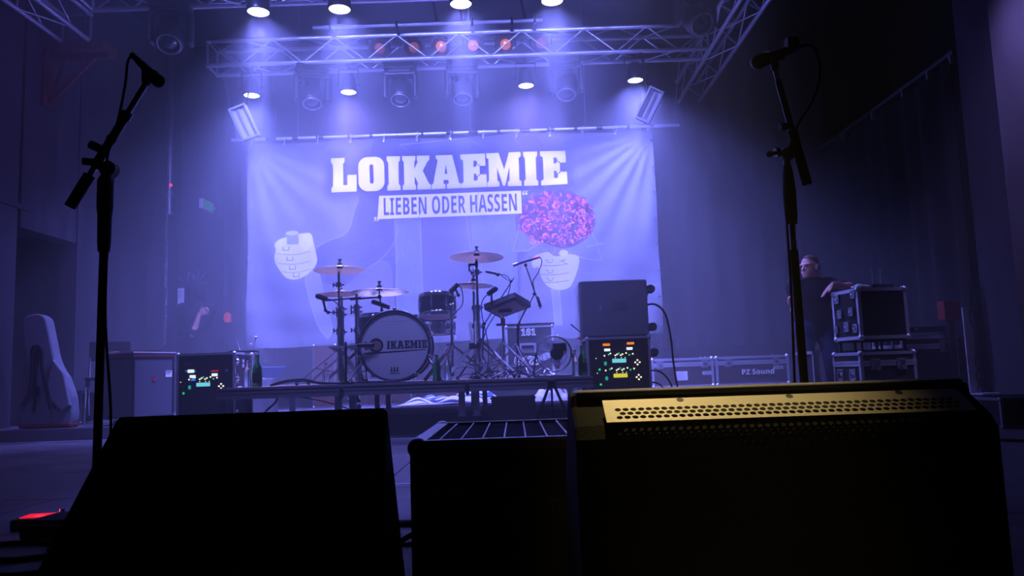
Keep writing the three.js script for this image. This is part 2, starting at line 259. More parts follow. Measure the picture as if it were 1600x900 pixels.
// ---------- slab lettering shared by the banner and the drum head ----------
const SLAB = {
  L: [[[0, 0], [0.54, 0], [0.54, 0.13], [0.47, 0.17], [0.47, 0.8], [0.63, 0.8], [0.63, 0.5], [1, 0.5], [1, 1], [0, 1], [0, 0.87], [0.07, 0.83], [0.07, 0.17], [0, 0.13]]],
  I: [[[0, 0], [1, 0], [1, 0.13], [0.88, 0.18], [0.88, 0.82], [1, 0.87], [1, 1], [0, 1], [0, 0.87], [0.12, 0.82], [0.12, 0.18], [0, 0.13]]],
  K: [[[0, 0], [0.47, 0], [0.47, 0.13], [0.43, 0.17], [0.43, 0.38], [0.56, 0.17], [0.52, 0.13], [0.52, 0], [0.97, 0], [0.97, 0.13], [0.9, 0.17], [0.72, 0.45], [0.94, 0.84], [1, 0.87], [1, 1], [0.52, 1], [0.52, 0.87], [0.56, 0.84], [0.45, 0.62], [0.43, 0.65], [0.43, 0.83], [0.47, 0.87], [0.47, 1], [0, 1], [0, 0.87], [0.06, 0.83], [0.06, 0.17], [0, 0.13]]],
  A: [[[0.17, 0], [0.73, 0], [0.94, 0.84], [1, 0.87], [1, 1], [0.52, 1], [0.52, 0.87], [0.59, 0.84], [0.57, 0.74], [0.42, 0.74], [0.4, 0.84], [0.47, 0.87], [0.47, 1], [0, 1], [0, 0.87], [0.06, 0.84], [0.23, 0.13], [0.17, 0.1]], [[0.45, 0.56], [0.55, 0.56], [0.5, 0.28]]],
  E: [[[0, 0], [0.97, 0], [0.97, 0.36], [0.68, 0.36], [0.62, 0.2], [0.5, 0.2], [0.5, 0.38], [0.6, 0.38], [0.62, 0.32], [0.74, 0.32], [0.74, 0.66], [0.62, 0.66], [0.6, 0.59], [0.5, 0.59], [0.5, 0.8], [0.63, 0.8], [0.69, 0.62], [1, 0.62], [1, 1], [0, 1], [0, 0.87], [0.1, 0.83], [0.1, 0.17], [0, 0.13]]],
  M: [[[0, 0], [0.36, 0], [0.51, 0.5], [0.66, 0], [1, 0], [1, 0.13], [0.94, 0.17], [0.94, 0.83], [1, 0.87], [1, 1], [0.6, 1], [0.6, 0.87], [0.66, 0.83], [0.66, 0.42], [0.53, 0.98], [0.46, 0.98], [0.3, 0.42], [0.3, 0.83], [0.36, 0.87], [0.36, 1], [0, 1], [0, 0.87], [0.06, 0.83], [0.06, 0.17], [0, 0.13]]],
};
function slab(c, ch, x0, x1, y0, y1) {
  const w = x1 - x0, h = y1 - y0; c.beginPath();
  if (ch === 'O') { c.roundRect(x0, y0, w, h, w * 0.36); c.roundRect(x0 + w * 0.43, y0 + h * 0.22, w * 0.15, h * 0.56, w * 0.07); }
  else for (const poly of SLAB[ch]) poly.forEach(([a, b], i) => c[i ? 'lineTo' : 'moveTo'](x0 + a * w, y0 + b * h)), c.closePath();
  c.fill('evenodd');
}
const poly = (c, pts, close = true) => { c.beginPath(); pts.forEach((p, i) => c[i ? 'lineTo' : 'moveTo'](...p)); if (close) c.closePath(); };
const smooth = (c, pts, close) => {   // rounded outline through points
  c.beginPath(); const n = pts.length, mid = (a, b) => [(a[0] + b[0]) / 2, (a[1] + b[1]) / 2];
  if (close) { c.moveTo(...mid(pts[n - 1], pts[0])); for (let i = 0; i < n; i++) c.quadraticCurveTo(...pts[i], ...mid(pts[i], pts[(i + 1) % n])); c.closePath(); }
  else { c.moveTo(...pts[0]); for (let i = 1; i < n - 1; i++) c.quadraticCurveTo(...pts[i], ...mid(pts[i], pts[i + 1])); c.lineTo(...pts[n - 1]); }
};
// ---------- banner ----------
const bannerPrint = canvasTex(2048, 1021, (c, W, H) => {
  c.scale(W / 642, H / 320);
  c.fillStyle = '#64666f'; c.fillRect(0, 0, 642, 320);
  // faint grain of the printed photograph
  for (let i = 0; i < 9000; i++) { c.fillStyle = rnd() < 0.5 ? 'rgba(255,255,255,0.035)' : 'rgba(40,44,60,0.035)'; c.fillRect(rnd() * 642, rnd() * 320, 1 + rnd() * 4, 1 + rnd() * 2); }
  const jac = '#4a4d5b', line = '#8f94a8', dark = '#4d5264';
  // jacket: sleeve and body
  c.fillStyle = jac;
  smooth(c, [[198, 2], [210, 0], [452, 0], [470, 14], [474, 60], [466, 110], [455, 150], [440, 185], [425, 200], [422, 320], [352, 320], [350, 90], [270, 90], [272, 320], [236, 320], [226, 250], [226, 195], [205, 190], [175, 210], [150, 232], [112, 222], [104, 190], [108, 168], [125, 158], [150, 152], [162, 138], [164, 120], [176, 92], [184, 40]], true); c.fill();
  c.fillStyle = '#5b5d69'; poly(c, [[275, 0], [352, 0], [350, 320], [272, 320]]); c.fill();                       // shirt
  c.fillStyle = '#667095'; poly(c, [[230, 118], [272, 112], [274, 320], [232, 320]]); c.fill(); poly(c, [[350, 112], [418, 116], [416, 320], [352, 320]]); c.fill();
  c.strokeStyle = line; c.lineWidth = 1;
  for (const l of [[[198, 2], [186, 40], [176, 92], [164, 120], [162, 138], [150, 152], [125, 158], [108, 168]], [[176, 212], [200, 196], [222, 178], [236, 150], [232, 120]], [[230, 118], [234, 190], [230, 230], [236, 320]], [[272, 112], [270, 200], [274, 320]], [[342, 116], [348, 180], [356, 220]], [[418, 116], [420, 170], [417, 320]], [[358, 170], [364, 185], [366, 250]], [[240, 10], [258, 22], [266, 36], [262, 48]], [[240, 10], [300, 4], [350, 2]], [[350, 4], [380, 20], [388, 44]], [[420, 4], [438, 24], [444, 50]]]) { smooth(c, l, false); c.stroke(); }
  c.lineWidth = 0.5; c.globalAlpha = 0.5;
  for (let i = 0; i < 240; i++) { const x = 232 + rnd() * 42, y = 118 + rnd() * 200; c.strokeStyle = rnd() < 0.6 ? line : dark; poly(c, [[x, y], [x + (rnd() - 0.5) * 3, y + 4 + rnd() * 12]], false); c.stroke(); }
  for (let i = 0; i < 240; i++) { const x = 352 + rnd() * 64, y = 118 + rnd() * 200; c.strokeStyle = rnd() < 0.5 ? line : dark; poly(c, [[x, y], [x + (rnd() - 0.5) * 3, y + 4 + rnd() * 14]], false); c.stroke(); }
  for (let i = 0; i < 120; i++) { const x = 120 + rnd() * 110, y = 150 + rnd() * 60; c.strokeStyle = rnd() < 0.5 ? line : dark; poly(c, [[x, y], [x + 5 + rnd() * 9, y - 3 + rnd() * 2]], false); c.stroke(); }
  c.globalAlpha = 1;
  // knife blade below the left fist
  c.fillStyle = '#7a7d8b'; c.strokeStyle = '#989caa'; c.lineWidth = 0.8;
  smooth(c, [[86, 205], [113, 205], [116, 232], [124, 262], [132, 290], [130, 306], [124, 311], [110, 292], [100, 262]], true); c.fill(); c.stroke();
  // left fist
  c.fillStyle = '#b6b6c4';
  smooth(c, [[60, 150], [78, 146], [92, 144], [102, 152], [106, 172], [110, 188], [106, 198], [92, 212], [76, 218], [62, 216], [52, 204], [44, 192], [42, 180], [46, 170], [42, 162], [48, 154]], true); c.fill();
  c.fillStyle = '#7d8290'; poly(c, [[60, 144], [80, 144], [80, 162], [62, 162]]); c.fill(); c.fillStyle = '#a9aab6'; c.beginPath(); c.ellipse(70, 144, 10, 3.4, 0, 0, 7); c.fill();
  c.fillStyle = '#c0c0cc'; c.beginPath(); c.ellipse(92, 158, 10, 14, 0.3, 0, 7); c.fill();
  c.strokeStyle = '#7d8198'; c.lineWidth = 1.1;
  for (const [y, k] of [[178, 0], [193, 3], [206, 8]]) { smooth(c, [[46 + k, y - 2], [70, y + 2], [98, y - 4]], false); c.stroke(); }
  c.strokeStyle = '#565c76'; c.lineWidth = 1.2; for (const [x, y] of [[56, 168], [62, 184], [66, 198], [72, 210]]) { poly(c, [[x, y - 3], [x, y + 3], [x + 5, y + 3], [x + 9, y + 3], [x + 9, y - 3]], false); c.stroke(); }
  // paper wrap, flower head, right fist, stem
  c.strokeStyle = line; c.lineWidth = 1.2; c.fillStyle = '#63687c';
  poly(c, [[424, 140], [414, 186], [440, 186], [470, 176], [500, 186], [530, 200], [560, 202], [545, 178], [556, 176], [540, 150]]); c.fill();
  for (const l of [[[428, 140], [414, 184], [438, 184], [458, 172]], [[532, 146], [546, 176], [556, 177], [530, 182]], [[498, 190], [526, 200], [552, 204], [548, 186]]]) { poly(c, l, false); c.stroke(); }
  c.fillStyle = '#3c1430'; smooth(c, [[484, 88], [516, 96], [538, 114], [546, 138], [540, 160], [524, 174], [500, 184], [478, 180], [452, 168], [430, 156], [424, 136], [432, 112], [456, 96]], true); c.fill();
  for (let i = 0; i < 420; i++) {
    const a = rnd() * 6.283, q = Math.sqrt(rnd()), x = 485 + Math.cos(a) * q * 58, y = 136 + Math.sin(a) * q * 45, b = rnd() * 6.283, s = 2 + rnd() * 5;
    c.strokeStyle = ['#b03252', '#d8566e', '#7c2048', '#e07884', '#501334'][i % 5]; c.lineWidth = 0.8 + rnd() * 2;
    c.beginPath(); c.moveTo(x, y); c.quadraticCurveTo(x + s * Math.cos(b), y + s * Math.sin(b), x + s * 1.4 * Math.cos(b + 1.2), y + s * 1.4 * Math.sin(b + 1.2)); c.stroke();
  }
  c.fillStyle = '#7d8092'; poly(c, [[472, 246], [484, 246], [486, 300], [476, 300]]); c.fill(); c.strokeStyle = '#8e92a2'; c.stroke();
  c.fillStyle = '#a9acbc'; smooth(c, [[456, 190], [470, 186], [478, 196], [500, 192], [516, 194], [518, 206], [508, 232], [500, 246], [480, 248], [464, 240], [456, 226], [454, 208], [446, 214], [442, 204], [448, 192]], true); c.fill();
  c.strokeStyle = '#5c627e'; c.lineWidth = 1.1; for (const y of [208, 222, 234]) { smooth(c, [[456, y], [476, y + 2], [500, y - 1]], false); c.stroke(); }
  for (const y of [200, 216, 228]) { poly(c, [[464, y], [468, y], [468, y + 4], [474, y + 4], [476, y - 1]], false); c.stroke(); } poly(c, [[486, 203], [496, 200], [490, 203], [497, 207]], false); c.stroke();
  c.fillStyle = '#b5b9c8'; c.beginPath(); c.ellipse(493, 190, 7, 5, 0, 0, 7); c.fill();
  // words, with the dark halo printed round them
  c.fillStyle = '#c8c7d2'; c.shadowColor = 'rgba(30,32,62,0.95)'; c.shadowBlur = 60;
  [['L', 132, 171.8], ['O', 174.7, 216], ['I', 219.8, 240.8], ['K', 244.2, 288.8], ['A', 289.9, 336], ['E', 336.5, 376.8], ['M', 377.4, 431.6], ['I', 435.8, 457.9], ['E', 462.6, 503.8]].forEach(([ch, a, b], i, all) => { for (let k = 0; k < 4; k++) slab(c, ch, a, b, 28, 82); if (i === all.length - 1) { c.shadowColor = 'rgba(0,0,0,0)'; all.forEach(([h, p, q]) => slab(c, h, p, q, 28, 82)); c.shadowColor = 'rgba(30,32,62,0.8)'; } });
  poly(c, [[207, 90], [430.5, 89.5], [430.5, 126], [285, 126.5], [207, 127], [204, 124]]); c.fill(); c.shadowBlur = 0; c.shadowColor = 'rgba(0,0,0,0)';
  c.save(); c.fillStyle = '#2c3052'; c.font = 'bold 38px sans-serif'; c.textBaseline = 'alphabetic'; c.translate(212, 121.5); const tw = c.measureText('LIEBEN ODER HASSEN').width; c.scale(213 / tw, 1); c.fillText('LIEBEN ODER HASSEN', 0, 0); c.restore();
  c.fillStyle = '#c8c7d2'; c.font = 'bold 22px serif'; c.fillText('„', 197, 127); c.fillText('“', 431, 106);
  c.strokeStyle = '#7d8298'; c.lineWidth = 1; poly(c, [[358, 110], [364, 88]], false); c.stroke(); poly(c, [[268, 127], [275, 112]], false); c.stroke();
});
{
  const w = 5.03, h = 2.53, t = thing('banner', 'large printed band banner with big slab letters, a fist and red flowers', 'banner', [-0.705, 0.87, -9.3]);
  const g = new THREE.PlaneGeometry(w, h, 120, 60).translate(0, h / 2, 0), p = g.attributes.position;
  for (let i = 0; i < p.count; i++) {
    const x = p.getX(i), y = p.getY(i), u = x / w + 0.5, v = y / h, fan = (cx, cy, n, a) => { const dx = x - cx, dy = y - cy, r = Math.hypot(dx, dy); return a * Math.sin(Math.atan2(dy, dx) * n) * Math.min(1, r * 2) * Math.exp(-r * 1.1); };
    let z = 0.012 * Math.sin(u * 9 + v * 2) * (1 - v) + 0.006 * Math.sin(u * 31 + v * 3) * (1 - v);
    z += fan(w / 2, h, 26, 0.045) + fan(-w / 2, h, 22, 0.03) + 0.045 * Math.sin((u * 5.5 + v * 1.2) * 8) * Math.exp(-u * 9) * (1 - v) + 0.03 * Math.sin((u * 6 - v * 1.4) * 9) * Math.exp(-(1 - u) * 8) * (1 - v * 0.6);
    z += 0.007 * Math.sin(v * 40 + Math.sin(u * 13) * 2) * Math.exp(-v * 3) + 0.006 * Math.sin(u * 60) * Math.exp(-(1 - v) * 12);
    p.setZ(i, z); p.setY(i, y + 0.02 * Math.sin(u * 3.14 * 5) * Math.exp(-(1 - v) * 8) * -0.5 - (v < 0.02 ? 0.012 * Math.sin(u * 18) : 0));
  }
  g.computeVertexNormals();
  obj('cloth', g, new THREE.MeshPhysicalMaterial({ map: bannerPrint, roughness: 0.85, side: THREE.DoubleSide, bumpMap: bumpFine, bumpScale: 0.0006 }), t);
  for (let i = 0; i < 8; i++) for (const s of [-1, 1]) obj('grommet', torus(0.013, 0.005, 12).translate(s * (w / 2 - 0.03), h * (0.05 + i * 0.128), 0.03), m.chrome, t);
  for (let i = 0; i < 13; i++) { const x = -w / 2 + 0.05 + i * (w - 0.1) / 12; obj('grommet', torus(0.013, 0.005, 12).translate(x, h - 0.03, 0.035), m.chrome, t); obj('tie', tube([[x, h - 0.03, 0.02], [x + 0.015, h + 0.05, 0.05], [x, h + 0.08, 0], [x - 0.01, h + 0.03, -0.02], [x, h - 0.03, 0.01]], 0.004, 16, 5), m.white, t); }
  for (let i = 0; i < 9; i++) obj('grommet', torus(0.013, 0.005, 12).translate(-w / 2 + 0.05 + i * (w - 0.1) / 8, 0.04, 0.035), m.chrome, t);
  const q = thing('banner_pole', 'long thin silver pole the banner hangs from', 'pole');
  obj('pole', rod([-3.42, 3.455, -9.3], [2.15, 3.455, -9.3], 0.021), m.alu, q);
  for (let i = 0; i < 16; i++) obj('tape_wrap', rod([-3.0 + i * 0.315 + rnd() * 0.1, 3.455, -9.3], [-2.96 + i * 0.315 + rnd() * 0.1, 3.455, -9.3], 0.024), m.blackMetal, q);
  for (const x of [-2.6, -0.45, 0.98]) obj('wire', rod([x, 3.47, -9.3], [x + 0.02, 5.28, -9.3], 0.004, 0.004, 6), m.steel, q);
  for (const x of [-3.35, 2.08]) obj('support_cable', rod([x, 3.47, -9.3], [x, 4.1, -8.8], 0.005, 0.005, 6), m.steel, q);
}
// ---------- flight cases ----------
function flightCase(name, label, { w, h, d, pos, turn = 0, panel = m.tolex, edge = m.alu, e = 0.028, lid = 0, latches = [], handles = [], casters = 0, category = 'flight case', group }) {
  const t = thing(name, label, category, pos, turn, group), y0 = casters;
  obj('body', bx(w - 0.01, h - 0.01, d - 0.01, 0, y0 + h / 2, 0), panel, t);
  const X = w / 2, Z = d / 2, k = e / 2;
  for (const [s, u] of [[-1, -1], [-1, 1], [1, -1], [1, 1]]) {
    obj('edge', bx(w - 0.03, e, e, 0, y0 + (u > 0 ? h - k : k), s * (Z - k)), edge, t);
    obj('edge', bx(e, e, d - 0.03, s * (X - k), y0 + (u > 0 ? h - k : k), 0), edge, t);
    obj('edge', bx(e, h - 0.03, e, s * (X - k), y0 + h / 2, u * (Z - k)), edge, t);
  }
  for (const s of [-1, 1]) for (const u of [-1, 1]) for (const v of [-1, 1]) obj('corner', sph(e * 0.95, s * (X - k), y0 + (u > 0 ? h - k : k), v * (Z - k), 10), edge, t);
  if (lid) for (const dy of [-0.013, 0.013]) obj('lid_seam', [bx(w + 0.006, 0.022, 0.006, 0, y0 + h - lid + dy, Z), bx(w + 0.006, 0.022, 0.006, 0, y0 + h - lid + dy, -Z), bx(0.006, 0.022, d, -X, y0 + h - lid + dy, 0), bx(0.006, 0.022, d, X, y0 + h - lid + dy, 0)], edge, t);
  const place = (g, face, a, b) => face === 'front' ? g.translate(a, y0 + b, Z + 0.002) : face === 'left' ? g.rotateY(-Math.PI / 2).translate(-X - 0.002, y0 + b, a) : g.rotateY(Math.PI / 2).translate(X + 0.002, y0 + b, -a);
  for (const [face, a, b, s = 1] of latches) {
    const l = obj('latch', place(merge([bx(0.1 * s, 0.11 * s, 0.006), bx(0.085 * s, 0.012, 0.012, 0, 0.045 * s, 0.003), bx(0.085 * s, 0.012, 0.012, 0, -0.045 * s, 0.003), bx(0.012, 0.1 * s, 0.012, -0.04 * s, 0, 0.003), bx(0.012, 0.1 * s, 0.012, 0.04 * s, 0, 0.003)]), face, a, b), m.aluDull, t);
    obj('butterfly', place(merge([cyl(0.016 * s, 0.016 * s, 0.012, 0, 0, 0, 12).rotateX(Math.PI / 2).translate(0, 0, 0.008), bx(0.045 * s, 0.014 * s, 0.006, 0, 0, 0.016)]), face, a, b), m.chrome, l);
  }
  for (const [face, a, b] of handles) {
    const l = obj('handle_dish', place(bx(0.15, 0.11, 0.006), face, a, b), m.aluDull, t);
    obj('handle', place(merge([bx(0.11, 0.022, 0.016, 0, -0.01, 0.012), bx(0.012, 0.04, 0.012, -0.055, 0, 0.008), bx(0.012, 0.04, 0.012, 0.055, 0, 0.008)]), face, a, b), m.black, l);
  }
  if (casters) for (const s of [-1, 1]) for (const v of [-1, 1]) {
    const c = obj('caster', [bx(0.08, 0.01, 0.08, s * (X - 0.09), casters - 0.005, v * (Z - 0.08)), bx(0.006, casters * 0.7, 0.04, s * (X - 0.09) - 0.022, casters * 0.62, v * (Z - 0.08)), bx(0.006, casters * 0.7, 0.04, s * (X - 0.09) + 0.022, casters * 0.62, v * (Z - 0.08))], m.chrome, t);
    obj('wheel', cyl(casters * 0.42, casters * 0.42, 0.03, 0, 0, 0, 16).rotateZ(Math.PI / 2).translate(s * (X - 0.09), casters * 0.42, v * (Z - 0.08)), m.rubber, c);
  }
  return t;
}
function sticker(parent, name, w, h, x, y, z, draw, ry = 0, bg = '#e9e7e2', rough = 0.6) {
  const t = canvasTex(256, Math.max(16, Math.round(256 * h / w)), (c, W, H) => { c.fillStyle = bg; c.fillRect(0, 0, W, H); draw(c, W, H); });
  const g = bx(w, h, 0.002); const uv = g.attributes.uv; for (let i = 0; i < uv.count; i++) if (i < 16 || i >= 20) uv.setXY(i, 0.01, 0.01);
  const o = obj(name, g.rotateY(ry).translate(x, y, z), new THREE.MeshStandardMaterial({ map: t, roughness: rough }), parent); return o;
}
const words = (text, color, font, fx = 0.5, fy = 0.5, fit = 0.92, rot = 0) => (c, W, H) => {
  c.save(); c.fillStyle = color; c.font = font; c.textAlign = 'center'; c.textBaseline = 'middle'; c.translate(W * fx, H * fy); c.rotate(rot);
  const span = (rot ? H : W) * fit, tw = c.measureText(text).width; c.scale(Math.min(span / tw, 3), 1); c.fillText(text, 0, 0); c.restore();
};
{
  const a = flightCase('flight_case', 'dark red-brown flight case with white lettering, right of a similar case', { w: 0.85, h: 0.34, d: 0.55, pos: [2.755, 0.14, -9.25], panel: m.brown, lid: 0.075, latches: [['front', -0.28, 0.265, 0.8], ['front', 0.28, 0.265, 0.8]], casters: 0.09 });
  sticker(a, 'lettering', 0.42, 0.085, 0.06, 0.245, 0.2745, words('PZ Sound', '#f4f2ee', 'bold 52px sans-serif'), 0, '#2f1e1a');
  sticker(a, 'maker_sticker', 0.115, 0.045, 0.3, 0.285, 0.2762, (c, W, H) => { c.strokeStyle = '#111'; c.lineWidth = 10; c.strokeRect(10, 10, W - 20, H - 20); words('THON', '#111', 'bold 62px sans-serif', 0.5, 0.52, 0.7)(c, W, H); });
  const b = flightCase('flight_case', 'dark red-brown flight case with a white paper label, beside the amplifier stack', { w: 0.72, h: 0.34, d: 0.55, pos: [1.945, 0.14, -9.25], panel: m.brown, lid: 0.075, latches: [['front', 0.26, 0.265, 0.8], ['front', -0.26, 0.265, 0.8]], casters: 0.09 });
  sticker(b, 'paper_label', 0.145, 0.105, -0.02, 0.225, 0.276, (c, W, H) => { c.fillStyle = '#9a98a2'; for (let i = 0; i < 6; i++) c.fillRect(20, 20 + i * H / 7, 120 + (i * 53) % 90, 8); });
  sticker(b, 'maker_sticker', 0.11, 0.045, 0.28, 0.25, 0.276, (c, W, H) => { c.strokeStyle = '#111'; c.lineWidth = 10; c.strokeRect(10, 10, W - 20, H - 20); words('THON', '#111', 'bold 62px sans-serif', 0.5, 0.52, 0.7)(c, W, H); });
  // stack on the right, corner towards the viewer
  const dolly = thing('case_dolly', 'low black wheeled board under the right stack of cases', 'dolly', [3.22, 0.14, -6.95], 0.12);
  obj('board', bx(0.66, 0.02, 0.42, 0, 0.066, 0), m.black, dolly); for (const s of [-1, 1]) for (const v of [-1, 1]) obj('wheel', cyl(0.028, 0.028, 0.025, 0, 0, 0, 14).rotateZ(Math.PI / 2).translate(s * 0.26, 0.028, v * 0.15), m.rubber, dolly);
  flightCase('flight_case', 'black flight case at the bottom of the right stack, silver latches on its end', { w: 0.52, h: 0.33, d: 0.45, pos: [3.22, 0.2165, -6.95], turn: 0.12, panel: m.blackRough, lid: 0.1, latches: [['left', -0.1, 0.13, 1], ['left', 0.1, 0.13, 1], ['front', -0.12, 0.22, 0.9], ['front', 0.12, 0.22, 0.9]] });
  const sp = thing('carry_frame', 'dark metal frame between the two stacked cases on the right', 'frame', [3.22, 0.5465, -6.95], 0.12);
  for (const y of [0.01, 0.1]) for (const v of [-1, 1]) obj('rail', bx(0.44, 0.02, 0.03, 0, y, v * 0.17), m.blackMetal, sp);
  for (const s of [-1, -0.3, 0.45, 1]) for (const v of [-1, 1]) obj('post', rod([s * 0.2, 0.0, v * 0.17], [s * 0.2, 0.11, v * 0.17], 0.012), s === 0.45 ? m.chrome : m.blackMetal, sp);
  flightCase('flight_case', 'black flight case on top of the right stack, many silver latches on its end', { w: 0.46, h: 0.45, d: 0.43, pos: [3.22, 0.6565, -6.95], turn: 0.12, panel: m.blackRough, e: 0.03, latches: [['left', -0.12, 0.38, 0.75], ['left', -0.09, 0.24, 0.7], ['left', 0.1, 0.25, 0.7], ['left', 0.15, 0.4, 0.7], ['left', 0.15, 0.1, 0.7], ['left', -0.17, 0.1, 0.6], ['left', 0.01, 0.12, 0.8]] });
  const rx = thing('wireless_receiver', 'small dark device with two antennas on the right case stack', 'receiver', [3.32, 1.1065, -6.95], 0.1);
  obj('housing', rb(0.2, 0.045, 0.16, 0.008, 0, 0.0225, 0), m.plastic, rx); for (const x of [-0.04, 0.03]) obj('antenna', rod([x, 0.045, 0], [x + (x > 0 ? 0.008 : -0.004), 0.2, 0], 0.006), m.greyL, rx); obj('front_panel', bx(0.17, 0.03, 0.004, 0, 0.0225, 0.081), m.grey, rx);
  const pk = thing('plastic_bag', 'small crumpled pale bag lying on the right case stack', 'bag', [3.14, 1.1065, -6.9]);
  { const g = new THREE.IcosahedronGeometry(0.05, 3), p = g.attributes.position; for (let i = 0; i < p.count; i++) { const v = V(p.getX(i), p.getY(i), p.getZ(i)), s = 1 + 0.22 * Math.sin(v.x * 90) * Math.cos(v.z * 70 + v.y * 50); p.setXYZ(i, v.x * s * 1.5, Math.max(-0.02, v.y * s * 0.6) + 0.02, v.z * s); } g.computeVertexNormals(); obj('wrapper', g, m.white, pk); }
  // big cases further back at right
  flightCase('flight_case', 'tall black flight case with a white square label behind the right stack', { w: 0.52, h: 0.54, d: 0.6, pos: [3.9, 0.145, -7.55], panel: m.blackRough, lid: 0.1, e: 0.03, latches: [['front', 0.14, 0.44, 1]], handles: [] });
  const bc = flightCase('flight_case', 'flat silver-edged case lying on the tall case behind the right stack', { w: 0.48, h: 0.11, d: 0.5, pos: [3.9, 0.69, -7.55], panel: m.blackRough, e: 0.03 });
  obj('grip', tube([[-0.1, 0.055, 0.25], [-0.08, 0.05, 0.285], [0.02, 0.05, 0.285], [0.04, 0.055, 0.25]], 0.014, 20), m.black, bc);
  const lid = thing('leaning_panel', 'narrow silver-edged panel standing left of the right case stack', 'panel', [2.76, 0.14, -7.3], 0);
  obj('panel', bx(0.02, 0.42, 0.4, 0, 0.21, 0), m.blackRough, lid); obj('edge', [bx(0.05, 0.42, 0.03, 0, 0.21, 0.2), bx(0.06, 0.03, 0.42, 0, 0.42, 0)], m.aluDull, lid);
}
// ---------- drum riser ----------
['left of three', 'middle of three', 'right of three'].forEach((which, i) => {
  const t = thing('riser_deck', 'grey metal framed drum riser section, ' + which, 'riser', [-1.863 + i * 0.992, 0.14, -7.12], 0, 'drum riser sections'), w = 0.986, d = 2.0, top = 0.285;
  obj('deck_board', bx(w - 0.01, 0.018, d - 0.01, 0, top - 0.009, 0), m.brownPly, t);
  for (const s of [-1, 1]) {
    obj('rail', [bx(w, 0.088, 0.03, 0, top - 0.046, s * (d / 2 - 0.015)), bx(w, 0.016, 0.014, 0, top - 0.01, s * (d / 2 + 0.006)), bx(w, 0.014, 0.014, 0, top - 0.04, s * (d / 2 + 0.006)), bx(w, 0.03, 0.014, 0, top - 0.075, s * (d / 2 + 0.006))], m.aluDull, t);
    obj('groove', bx(w, 0.012, 0.004, 0, top - 0.025, s * (d / 2 + 0.001)), m.black, t);
    obj('rail', bx(0.03, 0.088, d - 0.06, s * (w / 2 - 0.015), top - 0.046, 0), m.aluDull, t);
  }
  for (const s of [-1, 1]) for (const v of [-1, 1]) obj('leg', [bx(0.05, 0.2, 0.05, s * (w / 2 - 0.055), 0.1, v * (d / 2 - 0.12)), bx(0.07, 0.008, 0.07, s * (w / 2 - 0.055), 0.004, v * (d / 2 - 0.12))], m.aluDull, t);
  if (i < 2) obj('coupling', [bx(0.035, 0.05, 0.02, w / 2, top - 0.06, d / 2 + 0.012), sph(0.016, w / 2, top - 0.1, d / 2 + 0.016), rod([w / 2, top - 0.1, d / 2 + 0.016], [w / 2, top - 0.02, d / 2 + 0.016], 0.006)], m.blackMetal, t);
});
const DECK = 0.4255;
// ---------- drums ----------
function lugs(t, r, y0, y1, n) { for (let i = 0; i < n; i++) { const a = i / n * 6.283 + 0.2; obj('lug', [rod([r * Math.cos(a), y0, r * Math.sin(a)], [r * Math.cos(a), y1, r * Math.sin(a)], 0.005, 0.005, 6), rb(0.02, 0.05, 0.02, 0.006, (r - 0.004) * Math.cos(a), (y0 + y1) / 2, (r - 0.004) * Math.sin(a), 1)], m.chrome, t); } }
function drum(name, label, [x, y, z], r, h, shell, n, topMat = m.drumHead, botMat = m.drumHead, tiltX = 0, tiltZ = 0) {
  const t = thing(name, label, 'drum', [x, y, z]); t.rotation.set(tiltX, 0, tiltZ);
  obj('shell', lathe([[r * 0.97, 0], [r * 0.985, 0.01], [r * 0.985, h - 0.01], [r * 0.97, h]], 40), shell, t);
  obj('batter_head', cyl(r * 0.97, r * 0.97, 0.004, 0, h, 0, 40), topMat, t); obj('resonant_head', cyl(r * 0.97, r * 0.97, 0.004, 0, 0, 0, 40), botMat, t);
  for (const yy of [0.008, h - 0.008]) obj('hoop', lathe([[r * 0.985, yy - 0.018], [r * 1.03, yy - 0.018], [r * 1.03, yy + 0.018], [r * 0.985, yy + 0.018]], 40), m.chrome, t);
  lugs(t, r * 1.03, 0.01, h - 0.01, n); return t;
}
